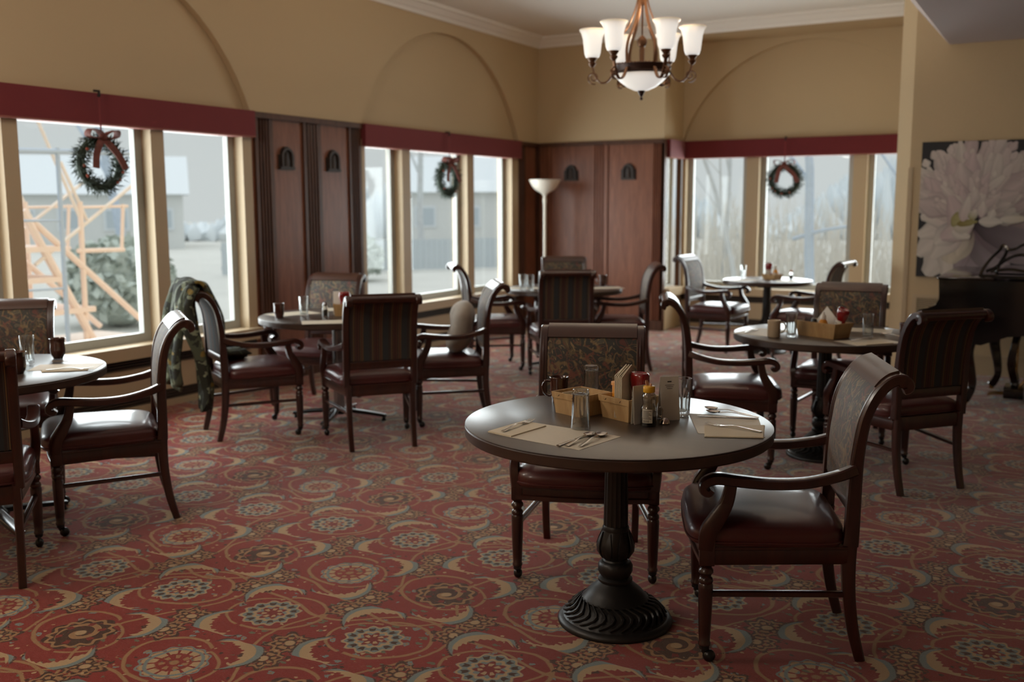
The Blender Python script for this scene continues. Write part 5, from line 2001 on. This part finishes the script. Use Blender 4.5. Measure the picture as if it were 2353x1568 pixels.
cab_leg(-0.58, 8.05, -0.7, -0.7)
cab_leg(-0.45, 8.83, -0.7, 0.7)
cab_leg(1.3, 8.3, 1, 0)
ly = MB()
for s_ in (-1, 1):
    ly.sweep(bez([(-0.29, 8.42 + 0.08 * s_, 0.57), (-0.31, 8.42 + 0.12 * s_, 0.45), (-0.33, 8.42 + 0.12 * s_, 0.3), (-0.30, 8.42 + 0.07 * s_, 0.16), (-0.30, 8.42 + 0.09 * s_, 0.10)], 4), (0.022, 0.026), (0, 1, 0), 'rect')
ly.box(-0.37, -0.23, 8.28, 8.56, 0.03, 0.11, bev=0.01)
lo_ = ly.build('pedal_lyre', M_BLK, t)
for k in (-1, 0, 1):
    MB().sweep([(-0.36, 8.42 + 0.06 * k, 0.05), (-0.44, 8.42 + 0.06 * k, 0.045), (-0.48, 8.42 + 0.06 * k, 0.035)], [(0.008, 0.004), (0.012, 0.004), (0.018, 0.004)], (0, 1, 0), 'rect').build('pedal', M_GOLD, lo_)
for s_ in (-1, 1):
    MB().sweep([(-0.27, 8.42 + 0.05 * s_, 0.10), (0.05, 8.42 + 0.05 * s_, 0.56)], 0.006, (0, 1, 0), 'round').build('brace_rod', M_GOLD, lo_)
    MB().sweep([(-0.29, 8.42 + 0.03 * s_, 0.10), (-0.29, 8.42 + 0.03 * s_, 0.56)], 0.005, (0, 1, 0), 'round').build('pedal_rod', M_GOLD, lo_)

# ------------------------------------------------------------------ jacket over a chair back
def camo():
    m = Mat('mottled_green_cloth')
    x, y, z = m.coords()
    n = m.noise(9, detail=2, dist=0.8)
    c = m.mix(n.gt(0.53), srgb(38, 40, 30), srgb(72, 78, 60))
    c = m.mix(m.noise(14, m.vecof(z, x, y), detail=2).gt(0.62), c, srgb(120, 128, 106))
    c = m.mix(m.noise(11, m.vecof(y, z, x), detail=1).gt(0.66), c, srgb(120, 100, 44))
    m.set('Base Color', c)
    m.set('Roughness', 0.85)
    return m.m


def jacket():
    t = thing('jacket', 'dark green patterned jacket hung over the chair back by the left window', 'jacket', (-4.72, 4.81, 0), R(59))
    M_J = camo()

    def cloth(nm, path, y0, y1, th, seed, taper=0.0):
        rnd = random.Random(seed)
        ph = [rnd.random() * 6 for _ in range(6)]
        pts = bez(path, 5)
        n, m_ = len(pts), 22
        vs, fs = [], []
        for i, p in enumerate(pts):
            f = i / (n - 1)
            for k in range(m_ + 1):
                g = k / m_
                yy = y0 + (y1 - y0) * g
                yy = (y0 + y1) / 2 + (yy - (y0 + y1) / 2) * (1 - taper * f)
                w = 0.018 * math.sin(g * 17 + ph[0] + 2.2 * f) + 0.012 * math.sin(g * 31 + ph[1] - 3 * f) + 0.008 * math.sin(f * 14 + ph[2] + g * 5)
                dr = 0.03 * math.sin(g * 9 + ph[3]) * f
                vs.append((p.x + w, yy, p.z + dr + 0.006 * math.sin(g * 23 + ph[4])))
        for i in range(n - 1):
            for k in range(m_):
                a = i * (m_ + 1) + k
                fs.append((a, a + 1, a + m_ + 2, a + m_ + 1))
        o = MB().add(vs, fs).build(nm, M_J, t, angle=80)
        so = o.modifiers.new('thickness', 'SOLIDIFY')
        so.thickness = th
        so.offset = 0
        return o
    cloth('body', [(-0.285, 0, 0.995), (-0.335, 0, 1.02), (-0.395, 0, 0.985), (-0.43, 0, 0.87), (-0.45, 0, 0.70), (-0.46, 0, 0.52), (-0.45, 0, 0.34)], -0.16, 0.33, 0.018, 1, 0.25)
    cloth('front_panel', [(-0.335, 0, 1.015), (-0.27, 0, 0.985), (-0.215, 0, 0.88), (-0.175, 0, 0.74), (-0.155, 0, 0.60), (-0.12, 0, 0.52), (0.0, 0, 0.515)], -0.02, 0.27, 0.016, 2, 0.15)
    cloth('sleeve', [(-0.37, 0, 1.0), (-0.41, 0, 0.88), (-0.38, 0, 0.70), (-0.33, 0, 0.52), (-0.32, 0, 0.36), (-0.33, 0, 0.24)], -0.26, -0.10, 0.03, 3, 0.2)
    return t


jacket()


# ------------------------------------------------------------------ grey cushion on a chair
def cushion():
    t = thing('cushion', 'soft grey plush cushion slumped against the back of the side-on chair', 'cushion', (-3.74, 5.82, 0), R(-142))
    vs, fs = [], []
    N, K = 28, 14
    for i in range(K + 1):
        th = PI * i / K - PI / 2
        for k in range(N):
            a = 2 * PI * k / N
            cx2 = math.copysign(abs(math.cos(a)) ** 0.55, math.cos(a))
            sy2 = math.copysign(abs(math.sin(a)) ** 0.55, math.sin(a))
            ct = math.cos(th) ** 0.6
            x = 0.095 * math.sin(th)
            y, z = 0.19 * cx2 * ct, 0.185 * sy2 * ct
            x *= 1 - 0.35 * (abs(cx2 * sy2))
            x += 0.012 * math.sin(11 * y + 4 * z) + 0.01 * math.sin(14 * z)
            pinch = 1 - 0.16 * math.exp(-((z - 0.0) / 0.045) ** 2)
            vs.append((x * pinch + 0.03 * (z < 0) * -z / 0.185, y * pinch, z))
    for i in range(K):
        for k in range(N):
            k2 = (k + 1) % N
            fs.append((i * N + k, i * N + k2, (i + 1) * N + k2, (i + 1) * N + k))
    M_G = plain('grey_plush', (150, 140, 128), 0.95, sheen=0.4, var=0.12, vscale=30, bump=0.4, bscale=120)
    MB().add(vs, fs, T(-0.055, 0.03, 0.655, 0, R(-14))).build('cover', M_G, t, angle=80)
    return t


cushion()


# ------------------------------------------------------------------ outdoors: yard, colours paled to imitate haze and overexposure
GZ = -0.55
M_YARD = plain('hazed_grass', (200, 199, 193), 0.95, spec=0.1, var=0.12, vscale=0.6)  # grass lightened: the outdoor haze is put into its colour
M_SAL = plain('hazed_orange_steel', (244, 220, 204), 0.6)  # orange whitened to look washed out by glare
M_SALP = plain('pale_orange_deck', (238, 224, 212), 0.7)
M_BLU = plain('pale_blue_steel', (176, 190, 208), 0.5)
M_BARK = plain('hazed_bark', (200, 203, 204), 0.9, spec=0.1, var=0.15, vscale=8)  # bark tone lifted towards the sky to imitate haze
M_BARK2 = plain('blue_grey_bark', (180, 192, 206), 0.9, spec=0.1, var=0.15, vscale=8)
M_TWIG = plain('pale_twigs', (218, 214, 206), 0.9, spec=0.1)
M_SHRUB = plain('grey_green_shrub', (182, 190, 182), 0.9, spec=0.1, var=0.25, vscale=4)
M_HAZE = plain('distant_treeline', (216, 222, 225), 1.0, spec=0.0, var=0.08, vscale=0.4)  # close to the sky tone: distance haze painted in
M_HOUSE = plain('pale_siding', (206, 208, 206), 0.8)
M_ROOF = plain('hazed_roof', (212, 217, 220), 0.8)  # roof whitened as a stand-in for bright haze
M_HWIN = plain('house_window', (176, 186, 192), 0.3)
yd = MB()
yd.add([(-6.2, -30, GZ), (-6.2, 90, GZ), (-120, 90, GZ), (-120, -30, GZ)], [(0, 1, 2, 3)])
yd.add([(-6.2, 12.05, GZ), (-6.2, 90, GZ), (60, 90, GZ), (60, 12.05, GZ)], [(0, 1, 2, 3)])
tag(yd.build('yard_ground', M_YARD, smooth=False), kind='structure')
struct(MB().box(-6.2, 4.5, -4.1, 12.0, GZ - 0.1, -0.1).build('foundation', M_HOUSE, smooth=False))

t = thing('scaffold_lift', 'orange scaffold tower with blue ladder standing outside the large left window', 'scaffold', (0, 0, 0))


def pole(nm, a, b, r, m, sec='round'):
    return MB().sweep([a, b], r, (1, 0, 0.01), sec, seg=8).build(nm, m, t)


# ladder frame
pole('ladder_post', (-8.6, 6.34, 2.06), (-8.6, 6.32, GZ), 0.022, M_BLU)
pole('ladder_post', (-8.6, 5.72, 2.06), (-8.6, 5.72, GZ), 0.022, M_BLU)
pole('top_bar', (-8.6, 5.72, 2.01), (-8.6, 7.6, 2.06), 0.028, M_BLU)
for z in (1.37, 0.71, 0.05):
    pole('rung', (-8.6, 5.72, z), (-8.6, 6.34, z - 0.01), 0.012, M_BLU)
pole('end_bar', (-8.2, 5.9, 0.08), (-8.2, 7.1, 0.13), 0.035, M_BLU)
# tower behind it
for x in (-9.0, -9.9):
    pole('brace', (x, 6.20, 1.46), (x, 6.96, 0.02), 0.042, M_SAL)
    pole('brace', (x, 6.30, 1.36), (x, 7.72, 0.10), 0.034, M_SAL)
    pole('brace', (x, 6.40, 2.42), (x, 6.86, 1.36), 0.018, M_SALP)
    pole('brace', (x, 6.66, 1.95), (x, 6.93, 1.36), 0.018, M_SALP)
    pole('brace', (x, 7.65, 1.80), (x, 6.30, 0.92), 0.020, M_SALP)
    pole('post', (x, 6.86, 1.55), (x, 6.84, -0.1), 0.028, M_SAL)
    pole('post', (x, 7.40, 1.52), (x, 7.35, 1.02), 0.020, M_SAL)
    pole('rail', (x, 6.86, 1.49), (x, 7.46, 1.50), 0.016, M_SAL)
    pole('rail', (x, 6.80, 1.04), (x, 7.38, 1.03), 0.024, M_SAL)
for y0, y1, z in ((6.0, 6.62, 1.08), (6.0, 6.62, 0.77), (6.0, 6.95, 0.43)):
    MB().box(-9.9, -8.96, y0, y1, z - 0.035, z + 0.02).build('step', M_SAL, t, smooth=False)
MB().box(-9.95, -8.3, 5.9, 7.7, -0.02, 0.05).build('platform', M_SALP, t, smooth=False)
for x in (-9.9, -8.35):
    for y in (5.95, 7.65):
        MB().box(x - 0.03, x + 0.03, y - 0.03, y + 0.03, GZ, -0.02).build('foot_post', M_SAL, t, smooth=False)


def shrub(label, c, r, seed, cat='shrub'):
    t = thing('round_shrub', label, cat, (c[0], c[1], GZ))
    rnd = random.Random(seed)
    mb = MB()
    for k in range(900):
        th, ph = rnd.random() * 2 * PI, math.acos(rnd.random() * 1.6 - 0.6)
        rr = r * (0.72 + 0.3 * rnd.random())
        p = Vector((rr * math.sin(ph) * math.cos(th), rr * math.sin(ph) * math.sin(th), r * 0.75 + rr * 0.85 * math.cos(ph)))
        a = Vector((rnd.random() - 0.5, rnd.random() - 0.5, rnd.random() - 0.5)).normalized() * 0.09 * r / 0.7
        b = a.orthogonal().normalized() * 0.05 * r / 0.7
        mb.add([p - a, p + b, p + a, p - b], [(0, 1, 2, 3)])
    mb.build('leaves', M_SHRUB, t, smooth=False)['kind'] = 'stuff'
    MB().ball((0, 0, r * 0.75), r * 0.75, 16, 10).build('inner_mass', M_SHRUB, t)
    MB().lathe([(0.06, -0.02), (0.05, r * 0.4)], 8).build('stem', M_BARK, t)
    return t


shrub('grey green rounded shrub in the yard, behind the scaffold seen through the left window', (-14.2, 11.5), 0.95, 2)
shrub('low shrub far out in the yard, seen through the middle window', (-17, 21.5), 0.8, 4)


def tree(label, p, h, r, seed, m=None, lean=0.0, spread=0.5, levels=4, first=None):
    m = m or M_BARK
    t = thing('bare_tree', label, 'tree', (p[0], p[1], GZ))
    rnd = random.Random(seed)
    tr, br = MB(), MB()

    def grow(a, d, L_, r_, lv, mb):
        pts = [a]
        q = a
        dd = d
        for k in range(4):
            dd = (dd + Vector((rnd.random() - 0.5, rnd.random() - 0.5, rnd.random() * 0.3 - 0.1)) * 0.22).normalized()
            q = q + dd * (L_ / 4)
            pts.append(q)
        mb.sweep(pts, lerp_list([r_, r_ * 0.55], 5), (1, 0.1, 0), 'round', seg=7 if lv == 0 else 4, cap=False)
        if lv < levels:
            for k in range(5 if lv == 0 else 4):
                f = 0.35 + 0.65 * (k + rnd.random()) / 5
                i = min(3, int(f * 4))
                s_ = pts[i] + (pts[i + 1] - pts[i]) * (f * 4 - i if f < 1 else 1)
                a_ = rnd.random() * 2 * PI
                o = Vector((math.cos(a_), math.sin(a_), 0.25 + 0.4 * rnd.random()))
                nd = (dd * 0.6 + o * spread * 1.4).normalized()
                grow(s_, nd, L_ * (0.5 + 0.2 * rnd.random()), r_ * 0.45, lv + 1, br)
    d0 = Vector((lean, 0.0, 1)).normalized()
    grow(Vector((0, 0, 0)), d0, h, r, 0, tr)
    if first:
        for a, b, rr in first:
            tr.sweep(bez([a, ((a[0] + b[0]) / 2, (a[1] + b[1]) / 2, (a[2] + b[2]) / 2 + 0.03), b], 4), lerp_list([rr, rr * 0.6], 9), (0, 0, 1), 'round', seg=7)
    tr.build('trunk', m, t)
    br.build('branches', m, t)
    return t


tree('bare tree with a straight blue grey trunk outside the wide bay pane', (-3.52, 16.0), 5.2, 0.085, 3, M_BARK2, 0.0, 0.5, 4, [((-0.35, 0.1, 1.50), (0.6, -0.2, 1.72), 0.035)])
tree('thin bare tree leaning left outside the left bay pane', (-5.1, 17.5), 4.6, 0.05, 7, M_BARK, -0.12)
tree('thin bare tree leaning right outside the left bay pane', (-5.9, 18.5), 4.8, 0.045, 12, M_BARK, 0.15)
tree('slender bare tree outside the narrow right bay pane', (-2.45, 17.5), 4.4, 0.05, 21, M_BARK2, 0.05)
tree('bare tree far behind the scaffold, seen through the left window', (-20, 16.5), 6.5, 0.12, 31, M_BARK2, 0.05)
tree('bare tree behind the narrow right pane of the left window', (-17.5, 21.0), 6.0, 0.11, 35, M_BARK2, 0.1)
tree('bare tree behind the left pane of the middle window', (-18.5, 27.0), 6.5, 0.12, 41, M_BARK, 0.0)
tree('bare tree behind the wide pane of the middle window', (-16.0, 31.0), 6.5, 0.1, 44, M_BARK, -0.05)

# twig thicket beyond the bay window
rnd = random.Random(8)
mb = MB()
for k in range(1500):
    x, y = -7.5 + 6.5 * rnd.random(), 17.5 + 6 * rnd.random()
    h = 0.7 + 1.6 * rnd.random()
    dx, dy = (rnd.random() - 0.5) * 0.9, (rnd.random() - 0.5) * 0.6
    w = 0.008 + 0.012 * rnd.random()
    mb.sweep([(x, y, GZ), (x + dx * 0.4, y + dy * 0.4, GZ + h * 0.5), (x + dx, y + dy, GZ + h)], [w, w * 0.8, w * 0.3], (1, 0, 0), 'round', seg=3, cap=False)
tag(mb.build('thicket', M_TWIG, smooth=False), 'pale tangle of bare twigs outside the bay window', 'undergrowth', None, 'stuff')

# far treeline: hazy bare trees close together
mb = MB()
for k in range(2600):
    f = rnd.random()
    a = R(86 + 104 * f)
    d = 60 + 16 * rnd.random()
    h = (2.2 + 2.6 * rnd.random()) * (0.75 + 0.35 * math.sin(f * 23) + 0.2 * math.sin(f * 61))
    x, y = d * math.cos(a), d * math.sin(a)
    w = 0.25 + 0.5 * rnd.random()
    mb.sweep([(x, y, GZ), (x + w * (rnd.random() - 0.5), y, GZ + h * 0.5), (x + w * (rnd.random() - 0.5), y, GZ + h)], [w * 0.7, w, 0.05], (1, 0, 0), 'round', seg=4, cap=False)
tag(mb.build('treeline', M_HAZE), 'far hazy grey treeline beyond the yard', 'trees', None, 'stuff')


def house(label, c, w, d, h, rz):
    t = thing('house', label, 'house', (c[0], c[1], GZ), rz)
    MB().box(-w / 2, w / 2, -d / 2, d / 2, 0, h).build('walls', M_HOUSE, t, smooth=False)
    MB().prism([(-d / 2 - 0.3, h), (d / 2 + 0.3, h), (0, h + d * 0.32)], w + 0.6, 'x', -w / 2 - 0.3).build('roof', M_ROOF, t, smooth=False)
    for k in range(4):
        x = -w / 2 + w * (k + 0.5) / 4
        o = MB().box(x - 0.55, x + 0.55, -d / 2 - 0.06, -d / 2, h * 0.35, h * 0.75).build('window', M_ROOF, t, smooth=False)
        MB().box(x - 0.45, x + 0.45, -d / 2 - 0.08, -d / 2 - 0.05, h * 0.39, h * 0.71).build('pane', M_HWIN, o, smooth=False)
    return t


house('pale house with haze-pale roof behind the scaffold', (-42, 33), 8, 6, 2.6, R(48))
house('pale house with haze-pale roof seen through the middle window', (-27, 46), 9, 6, 2.7, R(30))
# grey board fence
t = thing('board_fence', 'low grey board fence across the yard, seen through the middle window', 'fence', (-17.5, 26, GZ), R(52))
M_FEN = plain('grey_fence_boards', (188, 196, 200), 0.85)
bd = MB().box(-0.085, 0.085, -0.012, 0.012, 0.05, 1.0).mesh('board', M_FEN, smooth=False)
for k in range(70):
    inst('board', bd, t, (-6.3 + 0.18 * k, 0, 0))
for z in (0.25, 0.8):
    MB().box(-6.4, 6.4, 0.012, 0.05, z - 0.04, z + 0.04).build('rail', M_FEN, t, smooth=False)
